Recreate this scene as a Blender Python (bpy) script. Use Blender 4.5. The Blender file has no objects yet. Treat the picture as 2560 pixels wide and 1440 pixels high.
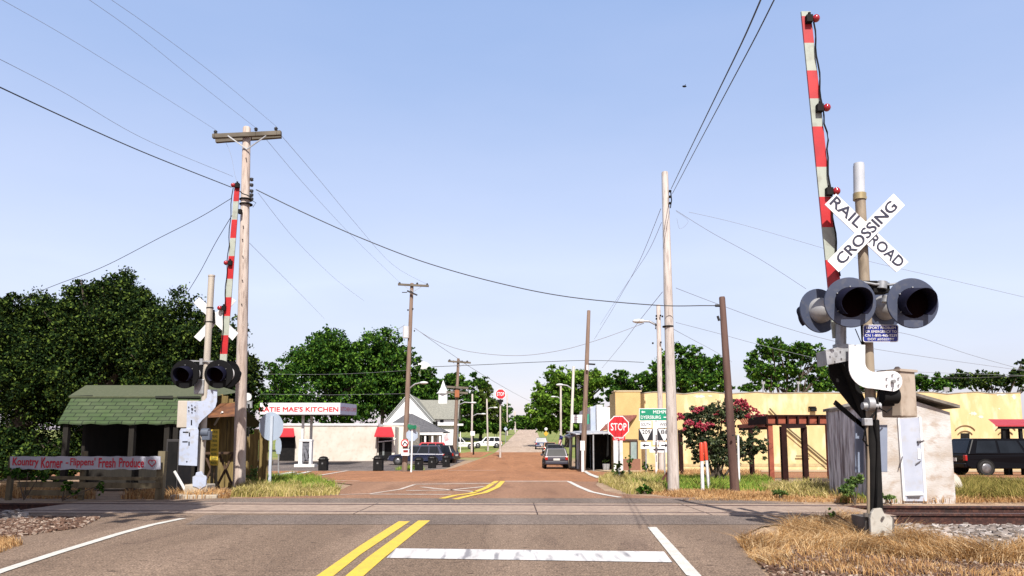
import bpy, math, random
import numpy as np
from mathutils import Vector as V, Matrix
random.seed(7); RNG = np.random.default_rng(7)
SC = bpy.context.scene; COL = SC.collection
R = math.radians
# ------------------------------------------------------------------ camera
F = 1800.0; CX = 1280.0; SHIFT = 188.0; CY = 720 + SHIFT; PITCH = math.atan(.1125); EYE = 1.15
cam = bpy.data.cameras.new('camera'); co = bpy.data.objects.new('camera', cam); COL.objects.link(co)
co.location = (0, 0, EYE); co.rotation_euler = (math.pi/2 + PITCH, 0, 0)
cam.sensor_width = 36; cam.lens = 36*F/2560; cam.shift_y = SHIFT/2560; cam.clip_end = 3000; cam.clip_start = .05
SC.camera = co
# ------------------------------------------------------------------ light
SUN_EL, SUN_AZ = 47, 4          # azimuth of the sun seen from behind the camera, towards the right
SC.view_settings.view_transform = 'Standard'; SC.view_settings.look = 'None'
SC.view_settings.exposure = 0.75; SC.view_settings.gamma = 1; SC.view_settings.use_curve_mapping = False
w = bpy.data.worlds.new('World'); SC.world = w; w.use_nodes = True
nt = w.node_tree; bg = nt.nodes['Background']
sky = nt.nodes.new('ShaderNodeTexSky'); sky.sky_type = 'NISHITA'; sky.sun_disc = False
sky.sun_elevation = R(SUN_EL); sky.sun_rotation = R(180 - SUN_AZ); sky.air_density = 1.0; sky.dust_density = 1.2; sky.ozone_density = 3.2; sky.altitude = 100
hs = nt.nodes.new('ShaderNodeMix'); hs.data_type = 'RGBA'; hs.blend_type = 'MULTIPLY'; hs.inputs[0].default_value = 1
hs.inputs[7].default_value = (1.2, .78, .42, 1)
nt.links.new(sky.outputs[0], hs.inputs[6])
# thin summer haze: pale light added to the lower part of the sky
wt = nt.nodes.new('ShaderNodeTexCoord'); wsp = nt.nodes.new('ShaderNodeSeparateXYZ'); nt.links.new(wt.outputs['Generated'], wsp.inputs[0])
wr = nt.nodes.new('ShaderNodeValToRGB'); we = wr.color_ramp.elements; we[0].position = 0; we[1].position = .85; we[1].color = (.04, .06, .12, 1)
we[0].color = (.9/8, 1.7/8, 4.2/8, 1); q = we.new(.12); q.color = (2.3/8, 3.0/8, 5.4/8, 1); q = we.new(.22); q.color = (3.3/8, 4.0/8, 6.4/8, 1); q = we.new(.54); q.color = (1.75/8, 2.85/8, 5.6/8, 1)
wn = nt.nodes.new('ShaderNodeTexNoise'); wn.inputs['Scale'].default_value = 2.2; wn.inputs['Detail'].default_value = 5; wmp = nt.nodes.new('ShaderNodeMapping'); wmp.inputs['Scale'].default_value = (1, 1, 3.5); nt.links.new(wt.outputs['Generated'], wmp.inputs[0]); nt.links.new(wmp.outputs[0], wn.inputs[0])
wz = nt.nodes.new('ShaderNodeMath'); wz.operation = 'MULTIPLY_ADD'; nt.links.new(wn.outputs[0], wz.inputs[0]); wz.inputs[1].default_value = -.22; nt.links.new(wsp.outputs[2], wz.inputs[2]); wz2 = nt.nodes.new('ShaderNodeMath'); wz2.operation = 'ADD'; wz2.inputs[1].default_value = .11; nt.links.new(wz.outputs[0], wz2.inputs[0]); nt.links.new(wz2.outputs[0], wr.inputs[0]); wa = nt.nodes.new('ShaderNodeVectorMath'); wa.operation = 'MULTIPLY_ADD'; nt.links.new(wr.outputs[0], wa.inputs[0]); wa.inputs[1].default_value = (8, 8, 8)
nt.links.new(hs.outputs[2], wa.inputs[2]); nt.links.new(wa.outputs[0], bg.inputs[0]); bg.inputs[1].default_value = .074
sl = bpy.data.lights.new('sun', 'SUN'); sl.energy = 5.0; sl.angle = R(.5); sl.color = (1, .955, .88)
so = bpy.data.objects.new('sun', sl); COL.objects.link(so)
sd = V((math.sin(R(SUN_AZ))*math.cos(R(SUN_EL)), -math.cos(R(SUN_AZ))*math.cos(R(SUN_EL)), math.sin(R(SUN_EL))))
so.rotation_euler = sd.to_track_quat('Z', 'Y').to_euler(); so.location = (3, -5, 20)
# ------------------------------------------------------------------ rays
FW = V((0, math.cos(PITCH), math.sin(PITCH))); UP = V((0, -math.sin(PITCH), math.cos(PITCH)))
def ray(px, py): return V((1, 0, 0))*((px-CX)/F) + UP*((CY-py)/F) + FW
def W(px, py, Y):
    d = ray(px, py); return V((0, 0, EYE)) + d*(Y/d.y)
def sm(t, a, b):
    t = np.clip((t-a)/(b-a), 0, 1); return t*t*(3-2*t)
PY = [-50, 22, 30, 40, 50, 60, 72, 85, 100, 130, 200, 290, 330, 420, 1500]
PZ = [0, 0, -.16, -.48, -.72, -.76, -.62, -.36, .05, 1.0, 3.5, 6.9, 7.6, 7.6, 7.6]
def H(x, y):
    z = np.interp(y, PY, PZ)
    dip = sm(y, 9.9, 10.9)*(1-sm(y, 14.0, 14.7))
    z = z - .21*dip*sm(x, 5.0, 6.3) - .21*dip*sm(-x, 8.2, 9.6)
    z = z - .10*sm(x, 3.2, 5)*(1-sm(y, 7, 9))
    z = z - .25*sm(-x, 7.2, 9)*(1-sm(y, 8.5, 10.5))
    z = z + .8*sm(y, 120, 160)*sm(-x, 0, 14)*(1-sm(y, 230, 280))
    return z
def G(px, py, off=0):
    d = ray(px, py); lo = 2.0; o = V((0, 0, EYE)); y = 2.0
    while y < 600:
        p = o + d*(y/d.y)
        if p.z < H(p.x, p.y): break
        lo = y; y *= 1.02
    hi = y
    for _ in range(24):
        m = (lo+hi)/2; p = o + d*(m/d.y)
        if p.z < H(p.x, p.y): hi = m
        else: lo = m
    p = o + d*(hi/d.y); p.z = float(H(p.x, p.y)) + off; return p
# ------------------------------------------------------------------ materials
MC = {}
def M(name, c1, c2=None, scale=5, rough=.75, bump=0, bs=None, metal=0, st=(1, 1, 1), lo=.35, hi=.65, c3=None, s3=40, emit=0, coat=0, spec=.4, island=False, trans=0, detail=5, a3=.5):
    if name in MC: return MC[name]
    if c2 is None: c2 = tuple(x*.86 for x in c1)
    c1, c2 = tuple(x*.8 for x in c1), tuple(x*.8 for x in c2); c3 = tuple(x*.8 for x in c3) if c3 else None
    m = bpy.data.materials.new(name); m.use_nodes = True; MC[name] = m
    t = m.node_tree; n = t.nodes; L = t.links; b = n['Principled BSDF']
    b.inputs['Roughness'].default_value = rough; b.inputs['Metallic'].default_value = metal
    b.inputs['Specular IOR Level'].default_value = spec; b.inputs['Coat Weight'].default_value = coat
    b.inputs['Base Color'].default_value = (*c1, 1)
    if island:
        g = n.new('ShaderNodeNewGeometry'); r = n.new('ShaderNodeValToRGB'); L.new(g.outputs['Random Per Island'], r.inputs[0])
        cols = [c1, c2] + ([c3] if c3 else [])
        e = r.color_ramp.elements
        e[0].color = (*cols[0], 1); e[1].color = (*cols[-1], 1); e[1].position = 1
        if c3: q = e.new(s3 if s3 <= 1 else .5); q.color = (*c2, 1)
        col = r.outputs[0]
    else:
        tc = n.new('ShaderNodeTexCoord'); mp = n.new('ShaderNodeMapping'); mp.inputs['Scale'].default_value = st
        L.new(tc.outputs['Object'], mp.inputs[0])
        nz = n.new('ShaderNodeTexNoise'); nz.inputs['Scale'].default_value = scale; nz.inputs['Detail'].default_value = detail
        L.new(mp.outputs[0], nz.inputs[0])
        r = n.new('ShaderNodeValToRGB'); e = r.color_ramp.elements; e[0].position = lo; e[1].position = hi
        e[0].color = (*c1, 1); e[1].color = (*c2, 1); L.new(nz.outputs[0], r.inputs[0]); col = r.outputs[0]
        if c3:
            n3 = n.new('ShaderNodeTexNoise'); n3.inputs['Scale'].default_value = s3; n3.inputs['Detail'].default_value = 3
            L.new(mp.outputs[0], n3.inputs[0]); r3 = n.new('ShaderNodeValToRGB'); e = r3.color_ramp.elements
            e[0].position = .52; e[1].position = .66; e[0].color = (0, 0, 0, 1); e[1].color = (a3, a3, a3, 1)
            L.new(n3.outputs[0], r3.inputs[0]); mx = n.new('ShaderNodeMix'); mx.data_type = 'RGBA'
            L.new(r3.outputs[0], mx.inputs[0]); L.new(col, mx.inputs[6]); mx.inputs[7].default_value = (*c3, 1); col = mx.outputs[2]
        if bump:
            nb = n.new('ShaderNodeTexNoise'); nb.inputs['Scale'].default_value = bs or scale*4; nb.inputs['Detail'].default_value = 4
            L.new(mp.outputs[0], nb.inputs[0]); bp = n.new('ShaderNodeBump'); bp.inputs['Strength'].default_value = bump; bp.inputs['Distance'].default_value = .02
            L.new(nb.outputs[0], bp.inputs['Height']); L.new(bp.outputs[0], b.inputs['Normal'])
    L.new(col, b.inputs['Base Color'])
    if trans:
        tr = n.new('ShaderNodeBsdfTranslucent'); L.new(col, tr.inputs[0]); ms = n.new('ShaderNodeMixShader'); ms.inputs[0].default_value = trans
        L.new(b.outputs[0], ms.inputs[1]); L.new(tr.outputs[0], ms.inputs[2]); L.new(ms.outputs[0], n['Material Output'].inputs[0])
    return m
white = M('white_paint', (.78, .78, .80), (.66, .66, .68), 3, .5, c3=(.50, .46, .42), s3=11, a3=.35)
offwhite = M('aged_white_paint', (.72, .72, .72), (.52, .50, .47), 2, .7, lo=.4, hi=.75)
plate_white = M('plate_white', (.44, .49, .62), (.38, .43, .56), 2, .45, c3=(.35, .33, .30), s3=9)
sign_white = M('sign_white', (.80, .80, .82), (.76, .76, .78), 3, .4)
black = M('black_paint', (.012, .012, .014), (.02, .02, .024), 5, .35)
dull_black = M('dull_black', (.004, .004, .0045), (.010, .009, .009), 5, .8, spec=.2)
navyblack = M('signal_black', (.060, .074, .120), (.045, .056, .096), 2, .5, spec=.3, c3=(.12, .12, .13), s3=14, a3=.3)
visor_m = M('visor_black', (.004, .0045, .016), (.006, .006, .022), 3, .7, spec=.15)
blackdisc = M('matt_signal_black', (.003, .003, .004), (.004, .004, .005), 3, .6, spec=.15)
red_m = M('gate_red', (.50, .016, .02), (.38, .012, .018), 4, .45)
gatewhite = M('gate_white', (.40, .43, .37), (.33, .36, .31), 2, .5, c3=(.25, .24, .2), s3=8)
redlens = M('red_lens', (.38, .008, .015), (.3, .005, .012), 4, .15, spec=.8)
darklens = M('dark_red_lens', (.005, .0008, .001), (.004, .0006, .001), 4, .9, spec=.05)
steel = M('galvanised_steel', (.42, .43, .45), (.30, .31, .33), 6, .45, metal=.35, c3=(.2, .18, .16), s3=14)
alu = M('aluminium_housing', (.50, .50, .51), (.38, .38, .39), 5, .45, metal=.3)
mast_m = M('mast_tan', (.24, .185, .13), (.33, .27, .20), 4, .6, st=(1, 1, .3), c3=(.12, .09, .06), s3=12)
mastgrey = M('mast_grey', (.42, .37, .31), (.50, .45, .39), 3, .6, st=(1, 1, .3))
boxtan = M('mechanism_box_tan', (.36, .29, .23), (.46, .39, .32), 2.2, .6, c3=(.22, .16, .11), s3=6)
polewood = M('weathered_pole_wood', (.40, .31, .26), (.55, .47, .42), 7, .9, bump=.5, bs=30, st=(1, 1, .12), c3=(.16, .11, .09), s3=22)
polegrey = M('silver_pole_wood', (.42, .36, .33), (.56, .51, .48), 7, .9, bump=.5, bs=30, st=(1, 1, .12), c3=(.2, .15, .13), s3=22)
poledark = M('creosote_pole_wood', (.075, .035, .028), (.13, .075, .06), 7, .85, bump=.5, bs=30, st=(1, 1, .12))
polemid = M('brown_pole_wood', (.16, .105, .08), (.24, .17, .13), 7, .9, bump=.4, bs=30, st=(1, 1, .12))
postwood = M('old_shaded_post_wood', (.085, .068, .04), (.17, .14, .085), 7, .9, bump=.4, st=(1, 1, .15))  # old wood, tone darkened for the fence standing in shade
wire_m = M('cable_black', (.05, .05, .055), (.05, .05, .055), 3, .6)
wire_l = M('cable_grey', (.26, .27, .31), (.26, .27, .31), 3, .6)
ins_m = M('insulator', (.02, .018, .02), (.03, .03, .03), 3, .3)
rail_rust = M('rusty_rail', (.050, .014, .010), (.022, .008, .007), 8, .8, bump=.3, c3=(.13, .05, .03), s3=20)
rail_top = M('worn_rail_head', (.20, .13, .11), (.14, .08, .07), 6, .4, metal=.5)
concrete = M('crossing_concrete', (.38, .285, .225), (.30, .22, .175), 4, .9, bump=.4, bs=50, c3=(.15, .11, .09), s3=16)
yellowp = M('yellow_line_paint', (.74, .52, .05), (.66, .46, .06), 6, .7, c3=(.25, .19, .1), s3=60, a3=.35)
whitep = M('white_line_paint', (.68, .66, .62), (.56, .54, .50), 5, .7, c3=(.2, .17, .15), s3=70, a3=.35)
fadedp = M('faded_line_paint', (.62, .55, .50), (.45, .36, .30), 5, .8, c3=(.3, .2, .16), s3=40, a3=.5)
glass = M('dark_window_glass', (.006, .008, .011), (.010, .013, .018), 2, .2, spec=.22)
redlet = M('red_lettering', (.55, .02, .03), (.50, .02, .03), 5, .5)
blacklet = M('black_lettering', (.012, .012, .018), (.012, .012, .018), 5, .5)
bluelet = M('navy_lettering', (.02, .022, .05), (.02, .022, .05), 5, .5)
# ------------------------------------------------------------------ mesh helper
ORG = {}
class MB:
    def __init__(s): s.v = []; s.f = []; s.m = []; s.s = []
    def add(s, vs, fs, mi=0, smooth=False):
        b = len(s.v); s.v += [tuple(x) for x in vs]
        for f in fs: s.f.append([b+i for i in f]); s.m.append(mi); s.s.append(smooth)
    def box(s, c, d, mi=0, rot=None):
        x, y, z = (k/2 for k in d); c = V(c)
        ps = [V((a*x, b*y, e*z)) for a, b, e in ((-1,-1,-1),(1,-1,-1),(1,1,-1),(-1,1,-1),(-1,-1,1),(1,-1,1),(1,1,1),(-1,1,1))]
        if rot is not None: ps = [rot @ p for p in ps]
        s.add([c+p for p in ps], [(3,2,1,0),(4,5,6,7),(0,1,5,4),(1,2,6,5),(2,3,7,6),(3,0,4,7)], mi)
    def bar(s, p0, p1, w, h, mi=0, up=V((0, 0, 1))):
        p0, p1 = V(p0), V(p1); d = (p1-p0).normalized(); u = up - d*up.dot(d)
        if u.length < .01: u = V((0, 1, 0)) - d*d.y
        u.normalize(); r = d.cross(u); a = r*(w/2); b = u*(h/2)
        s.add([p0-a-b, p0+a-b, p0+a+b, p0-a+b, p1-a-b, p1+a-b, p1+a+b, p1-a+b],
              [(0,1,2,3),(7,6,5,4),(0,4,5,1),(1,5,6,2),(2,6,7,3),(3,7,4,0)], mi)
    def rev(s, p0, ax, prof, n=20, mi=0, caps=True, smooth=True):
        p0 = V(p0); ax = V(ax).normalized(); u = ax.orthogonal().normalized(); w_ = ax.cross(u)
        vs = []
        for t, r in prof:
            for i in range(n):
                a = 2*math.pi*i/n; vs.append(p0+ax*t+(u*math.cos(a)+w_*math.sin(a))*r)
        fs = [(k*n+i, k*n+(i+1) % n, (k+1)*n+(i+1) % n, (k+1)*n+i) for k in range(len(prof)-1) for i in range(n)]
        s.add(vs, fs, mi, smooth)
        if caps:
            if prof[0][1] > 1e-4: s.add(vs[:n], [tuple(range(n-1, -1, -1))], mi)
            if prof[-1][1] > 1e-4: s.add(vs[-n:], [tuple(range(n))], mi)
    def cyl(s, p0, p1, r0, r1=None, n=14, mi=0, caps=True):
        p0, p1 = V(p0), V(p1); s.rev(p0, p1-p0, [(0, r0), ((p1-p0).length, r0 if r1 is None else r1)], n, mi, caps)
    def sph(s, c, r, mi=0, n=12, sc=(1, 1, 1)):
        c = V(c); vs = []; k = n//2
        for j in range(1, k):
            th = math.pi*j/k
            for i in range(n):
                a = 2*math.pi*i/n; vs.append(c+V((r*sc[0]*math.sin(th)*math.cos(a), r*sc[1]*math.sin(th)*math.sin(a), r*sc[2]*math.cos(th))))
        vs += [c+V((0, 0, r*sc[2])), c-V((0, 0, r*sc[2]))]; T = len(vs)-2
        fs = [(j*n+i, (j+1)*n+i, (j+1)*n+(i+1) % n, j*n+(i+1) % n) for j in range(k-2) for i in range(n)]
        fs += [(T, i, (i+1) % n) for i in range(n)] + [(T+1, (k-2)*n+(i+1) % n, (k-2)*n+i) for i in range(n)]
        s.add(vs, fs, mi, True)
    def prism(s, pts, vec, mi=0):
        pts = [V(p) for p in pts]; vec = V(vec); n = len(pts)
        nrm = V((0, 0, 0))
        for i in range(n): nrm += pts[i].cross(pts[(i+1) % n])
        if nrm.dot(vec) > 0: pts.reverse()
        s.add(pts+[p+vec for p in pts], [tuple(range(n)), tuple(range(2*n-1, n-1, -1))] + [(i, n+i, n+(i+1) % n, (i+1) % n) for i in range(n)], mi)
    def pp(s, px, Y, th, mi=0): s.prism([W(a, b, Y) for a, b in px], (0, th, 0), mi)
    def rp(s, x0, y0, x1, y1, Y, th, mi=0): s.pp([(x0, y0), (x1, y0), (x1, y1), (x0, y1)], Y, th, mi)
    def quad(s, *p, mi=0): s.add([V(q) for q in p], [tuple(range(len(p)))], mi)
    def tube(s, pts, r, n=5, mi=0):
        pts = [V(p) for p in pts]
        vs = []
        for i, p in enumerate(pts):
            d = (pts[min(i+1, len(pts)-1)]-pts[max(i-1, 0)]).normalized(); u = d.cross(V((0, 0, 1)))
            if u.length < .05: u = d.cross(V((0, 1, 0)))
            u.normalize(); q = d.cross(u); rr = r[i] if hasattr(r, '__len__') else r
            for k in range(n):
                a = 2*math.pi*k/n; vs.append(p+(u*math.cos(a)+q*math.sin(a))*rr)
        s.add(vs, [(i*n+k, i*n+(k+1) % n, (i+1)*n+(k+1) % n, (i+1)*n+k) for i in range(len(pts)-1) for k in range(n)], mi, True)
    def build(s, name, mats, parent=None, loc=None, bevel=0):
        if not isinstance(mats, (list, tuple)): mats = [mats]
        o0 = V(loc) if loc is not None else (ORG[parent.name] if parent else V((0, 0, 0)))
        me = bpy.data.meshes.new(name); me.from_pydata([(a-o0.x, b-o0.y, c-o0.z) for a, b, c in s.v], [], s.f)
        for m in mats: me.materials.append(m)
        me.polygons.foreach_set('material_index', s.m); me.polygons.foreach_set('use_smooth', s.s); me.update()
        o = bpy.data.objects.new(name, me); COL.objects.link(o); ORG[o.name] = o0
        if parent: o.parent = parent
        else: o.location = o0
        if bevel:
            b = o.modifiers.new('bevel', 'BEVEL'); b.width = bevel; b.segments = 2; b.limit_method = 'ANGLE'
        return o
def tag(o, label=None, cat=None, group=None, kind=None):
    if label: o['label'] = label
    if cat: o['category'] = cat
    if group: o['group'] = group
    if kind: o['kind'] = kind
    return o
def thing(name, loc, label, cat, group=None):
    o = bpy.data.objects.new(name, None); COL.objects.link(o); o.location = V(loc); ORG[o.name] = V(loc); o.empty_display_size = .2
    return tag(o, label, cat, group)
def gl(x, y): return V((x, y, float(H(x, y))))
def copy_tree(o, parent=None):
    c = o.copy(); COL.objects.link(c); ORG[c.name] = ORG[o.name].copy(); c.parent = parent
    for ch in list(o.children): copy_tree(ch, c)
    return c
FONTC = {}
def text(s, org, xd, yd, width, height, mat, parent, name='lettering', th=.004, bold=0.0, label=None):
    """text centred on org, xd/yd unit vectors, fitted to width x height (cap height)"""
    key = (s, bold)
    if key not in FONTC:
        c = bpy.data.curves.new('t', 'FONT'); c.body = s; c.size = 1; c.resolution_u = 3; c.fill_mode = 'FRONT'
        o = bpy.data.objects.new('t', c); COL.objects.link(o); dg = bpy.context.evaluated_depsgraph_get()
        me = bpy.data.meshes.new_from_object(o.evaluated_get(dg)); vs = [v.co.copy() for v in me.vertices]; fs = [tuple(p.vertices) for p in me.polygons]
        bpy.data.objects.remove(o); bpy.data.meshes.remove(me); FONTC[key] = (vs, fs)
    vs, fs = FONTC[key]; xs = [v.x for v in vs]; ys = [v.y for v in vs]
    x0, x1, y0, y1 = min(xs), max(xs), min(ys), max(ys)
    sx = width/(x1-x0); sy = height/(y1-y0) if height else sx
    nrm = V(xd).cross(V(yd)).normalized(); mb = MB(); pts = []
    for v in vs: pts.append(V(org)+V(xd)*((v.x-(x0+x1)/2)*sx)+V(yd)*((v.y-(y0+y1)/2)*sy)+nrm*th)
    if bold:
        b = bold*.55; mb.add([p-V(xd)*b*sx-V(yd)*b*sy for p in pts], fs); mb.add([p+V(xd)*b*sx+V(yd)*b*sy+nrm*.0006 for p in pts], fs); mb.add([p+V(xd)*b*sx-V(yd)*b*sy+nrm*.0012 for p in pts], fs); mb.add([p-V(xd)*b*sx+V(yd)*b*sy+nrm*.0018 for p in pts], fs)
    else: mb.add(pts, fs)
    o = mb.build(name, mat, parent)
    if label: o['label'] = label
    return o
def tpx(s, cx, cy, wpx, hpx, Y, mat, parent, ang=0, bold=.0, name='lettering', th=.004):
    c = W(cx, cy, Y); k = (W(cx+10, cy, Y)-W(cx-10, cy, Y)).length/20; a = R(ang)
    return text(s, c, V((math.cos(a), 0, math.sin(a))), V((-math.sin(a), 0, math.cos(a))), wpx*k, hpx*k, mat, parent, name, th, bold)
# ------------------------------------------------------------------ terrain
YS = np.concatenate([np.arange(-6, 20, .5), np.arange(20, 60, 1.), np.arange(60, 140, 2.), np.arange(140, 340, 5.), [340, 380, 420, 600, 900, 1500]])
XS = np.concatenate([[-900, -500, -250, -150, -100, -80], np.arange(-60, -20, 4.), np.arange(-20, -9, .5), np.arange(-9, 9, .3), np.arange(9, 20, .5), np.arange(20, 64, 4.), [80, 100, 150, 250, 500, 900]])
gm = bpy.data.materials.new('ground_dirt_and_grass'); gm.use_nodes = True
def ground_material(m):
    t = m.node_tree; n = t.nodes; L = t.links; b = n['Principled BSDF']; b.inputs['Roughness'].default_value = .95
    tc = n.new('ShaderNodeTexCoord')
    def noise(sc, a, b_, c0, c1, d=6):
        z = n.new('ShaderNodeTexNoise'); z.inputs['Scale'].default_value = sc; z.inputs['Detail'].default_value = d; L.new(tc.outputs['Object'], z.inputs[0])
        r = n.new('ShaderNodeValToRGB'); e = r.color_ramp.elements; e[0].position = a; e[1].position = b_; e[0].color = (*c0, 1); e[1].color = (*c1, 1)
        L.new(z.outputs[0], r.inputs[0]); return r.outputs[0], z
    dirt, z1 = noise(3, .35, .7, (.21, .125, .075), (.36, .25, .165)); fine, z2 = noise(40, .4, .65, (.12, .08, .05), (.45, .34, .24))
    grass, _ = noise(.5, .35, .65, (.10, .15, .025), (.20, .20, .05))
    m1 = n.new('ShaderNodeMix'); m1.data_type = 'RGBA'; m1.inputs[0].default_value = .4; L.new(dirt, m1.inputs[6]); L.new(fine, m1.inputs[7])
    sp = n.new('ShaderNodeSeparateXYZ'); L.new(tc.outputs['Object'], sp.inputs[0])
    mr = n.new('ShaderNodeMapRange'); mr.inputs[1].default_value = 74; mr.inputs[2].default_value = 86; L.new(sp.outputs[1], mr.inputs[0])
    m2 = n.new('ShaderNodeMix'); m2.data_type = 'RGBA'; L.new(mr.outputs[0], m2.inputs[0]); L.new(m1.outputs[2], m2.inputs[6]); L.new(grass, m2.inputs[7])
    L.new(m2.outputs[2], b.inputs['Base Color'])
    bp = n.new('ShaderNodeBump'); bp.inputs['Strength'].default_value = .7; bp.inputs['Distance'].default_value = .03; L.new(z2.outputs[0], bp.inputs['Height']); L.new(bp.outputs[0], b.inputs['Normal'])
ground_material(gm)
def grid(name, xs_of, off, mat, ys):
    rows = [xs_of(y) for y in ys]; nx = len(rows[0]); vs = []
    for y, xs in zip(ys, rows): vs += [(x, y, float(H(x, y))+off) for x in xs]
    fs = [(j*nx+i, j*nx+i+1, (j+1)*nx+i+1, (j+1)*nx+i) for j in range(len(ys)-1) for i in range(nx-1)]
    mb = MB(); mb.add(vs, fs, 0, True); return tag(mb.build(name, mat), kind='structure')
grid('ground', lambda y: XS, -.022, gm, YS)
def sheet(name, rows, off, mat, nx=12):
    ya = [r[0] for r in rows]; ys = sorted(set([y for y in YS if ya[0] < y < ya[-1]]+ya))
    def xs(y):
        a = np.interp(y, ya, [r[1] for r in rows]); b = np.interp(y, ya, [r[2] for r in rows])
        return np.linspace(a, b, nx)
    return grid(name, xs, off, mat, ys)
def asphalt(name, c1, c2, crack=1, tint=None):
    m = bpy.data.materials.new(name); m.use_nodes = True; t = m.node_tree; n = t.nodes; L = t.links; b = n['Principled BSDF']; b.inputs['Roughness'].default_value = .85
    b.inputs['Specular IOR Level'].default_value = .15
    tc = n.new('ShaderNodeTexCoord')
    def nz(sc, d, st=None):
        z = n.new('ShaderNodeTexNoise'); z.inputs['Scale'].default_value = sc; z.inputs['Detail'].default_value = d
        if st:
            mp = n.new('ShaderNodeMapping'); mp.inputs['Scale'].default_value = st; L.new(tc.outputs['Object'], mp.inputs[0]); L.new(mp.outputs[0], z.inputs[0])
        else: L.new(tc.outputs['Object'], z.inputs[0])
        return z
    def ramp(src, a, b_, c0, c1_):
        r = n.new('ShaderNodeValToRGB'); e = r.color_ramp.elements; e[0].position = a; e[1].position = b_; e[0].color = (*c0, 1); e[1].color = (*c1_, 1); L.new(src, r.inputs[0]); return r.outputs[0]
    def mix(f, a, b_, mode='MIX'):
        x = n.new('ShaderNodeMix'); x.data_type = 'RGBA'; x.blend_type = mode
        if isinstance(f, float): x.inputs[0].default_value = f
        else: L.new(f, x.inputs[0])
        L.new(a, x.inputs[6]); L.new(b_, x.inputs[7]); return x.outputs[2]
    big = ramp(nz(.35, 4, (1, .35, 1)).outputs[0], .35, .65, c1, c2)
    g1 = nz(55, 4); grain = ramp(g1.outputs[0], .36, .66, (.25, .24, .24), (1.85, 1.8, 1.75)); col = mix(.8, big, grain, 'MULTIPLY')
    col = mix(.7, col, ramp(nz(13, 6).outputs[0], .32, .68, (.68, .67, .67), (1.26, 1.25, 1.24)), 'MULTIPLY')
    sp = ramp(nz(150, 2).outputs[0], .62, .72, (1, 1, 1), (1.9, 1.8, 1.7)); col = mix(.8, col, sp, 'MULTIPLY')
    st = ramp(nz(1.7, 6, (1, .25, 1)).outputs[0], .30, .46, (.72, .70, .72), (1, 1, 1)); col = mix(.8, col, st, 'MULTIPLY')
    pit = ramp(nz(6.5, 3, (.7, 1.5, 1)).outputs[0], .29, .34, (.35, .33, .34), (1, 1, 1)); col = mix(float(crack), col, pit, 'MULTIPLY')
    sx = n.new('ShaderNodeSeparateXYZ'); L.new(tc.outputs['Object'], sx.inputs[0]); wn = nz(.8, 3, (1, .12, 1)); wm = n.new('ShaderNodeMath'); wm.operation = 'MULTIPLY_ADD'; L.new(wn.outputs[0], wm.inputs[0]); wm.inputs[1].default_value = .9; L.new(sx.outputs[0], wm.inputs[2])
    wv = n.new('ShaderNodeMath'); wv.operation = 'MULTIPLY'; wv.inputs[1].default_value = 3.6; L.new(wm.outputs[0], wv.inputs[0]); ws = n.new('ShaderNodeMath'); ws.operation = 'SINE'; L.new(wv.outputs[0], ws.inputs[0])
    col = mix(min(.8, 1.1*crack-.2), col, ramp(ws.outputs[0], -.9, .9, (.90, .89, .88), (1.08, 1.08, 1.08)), 'MULTIPLY')
    oil = ramp(nz(1.1, 5, (1, .22, 1)).outputs[0], .56, .74, (1, 1, 1), (.62, .60, .60)); col = mix(.8*crack, col, oil, 'MULTIPLY')
    vo = n.new('ShaderNodeTexVoronoi'); vo.feature = 'DISTANCE_TO_EDGE'; vo.inputs['Scale'].default_value = .35
    nn = nz(1.2, 5); ad = n.new('ShaderNodeMix'); ad.data_type = 'RGBA'; ad.inputs[0].default_value = .35; L.new(tc.outputs['Object'], ad.inputs[6]); L.new(nn.outputs['Color'], ad.inputs[7]); L.new(ad.outputs[2], vo.inputs['Vector'])
    ck = ramp(vo.outputs['Distance'], .0, .010, (.55, .53, .53), (1, 1, 1)); col = mix(.3*crack, col, ck, 'MULTIPLY')
    L.new(col, b.inputs['Base Color'])
    bp = n.new('ShaderNodeBump'); bp.inputs['Strength'].default_value = .45; bp.inputs['Distance'].default_value = .01; L.new(g1.outputs[0], bp.inputs['Height']); L.new(bp.outputs[0], b.inputs['Normal'])
    return m
asp1 = asphalt('worn_brown_asphalt', (.150, .110, .083), (.195, .145, .111))
asp2 = asphalt('red_chip_asphalt', (.245, .118, .060), (.29, .145, .076), .5)
asp2b = asphalt('pinkish_asphalt', (.215, .125, .083), (.24, .142, .093), .7)
asp3 = asphalt('pale_road', (.33, .265, .215), (.37, .30, .25), .3)
asp4 = asphalt('grey_lot_asphalt', (.09, .078, .076), (.15, .13, .12), .5)
asp5 = asphalt('dark_patch_asphalt', (.132, .108, .096), (.165, .135, .118), .8)
def tr(x): return 12.42-.036*x     # near rail line
def fr(x): return 13.88-.036*x     # far rail line
sheet('road', [(-6, -5.4, 1.8), (3, -5.6, 1.95), (6.3, -5.8, 2.2), (9, -6.35, 2.75), (10.3, -6.8, 3.5), (11.3, -7.2, 4.6), (11.9, -8.0, 5.6), (14.6, -8.3, 5.8), (15.1, -7.6, 5.0), (15.7, -6.2, 4.2)], 0, asp1)
sheet('road', [(15.7, -6.2, 4.2), (16.2, -5.2, 3.2), (17, -4.6, 2.5), (18, -4.3, 2.3), (21, -4.6, 2.4), (23, -6.2, 2.7)], 0.0, asp2b)
sheet('road', [(23, -6.2, 2.7), (23.6, -8.5, 2.9), (24.2, -9, 3.1), (27.2, -10.4, 3.6), (27.4, -90, 3.7), (27.6, -90, 90), (47, -90, 90), (47.4, -90, 6.5), (51, -90, 5.6), (51.5, -6.5, 5.2), (56, -4.9, 4.9), (70, -4.2, 4.9), (100, -2.3, 5.0)], 0, asp2, 30)
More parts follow.
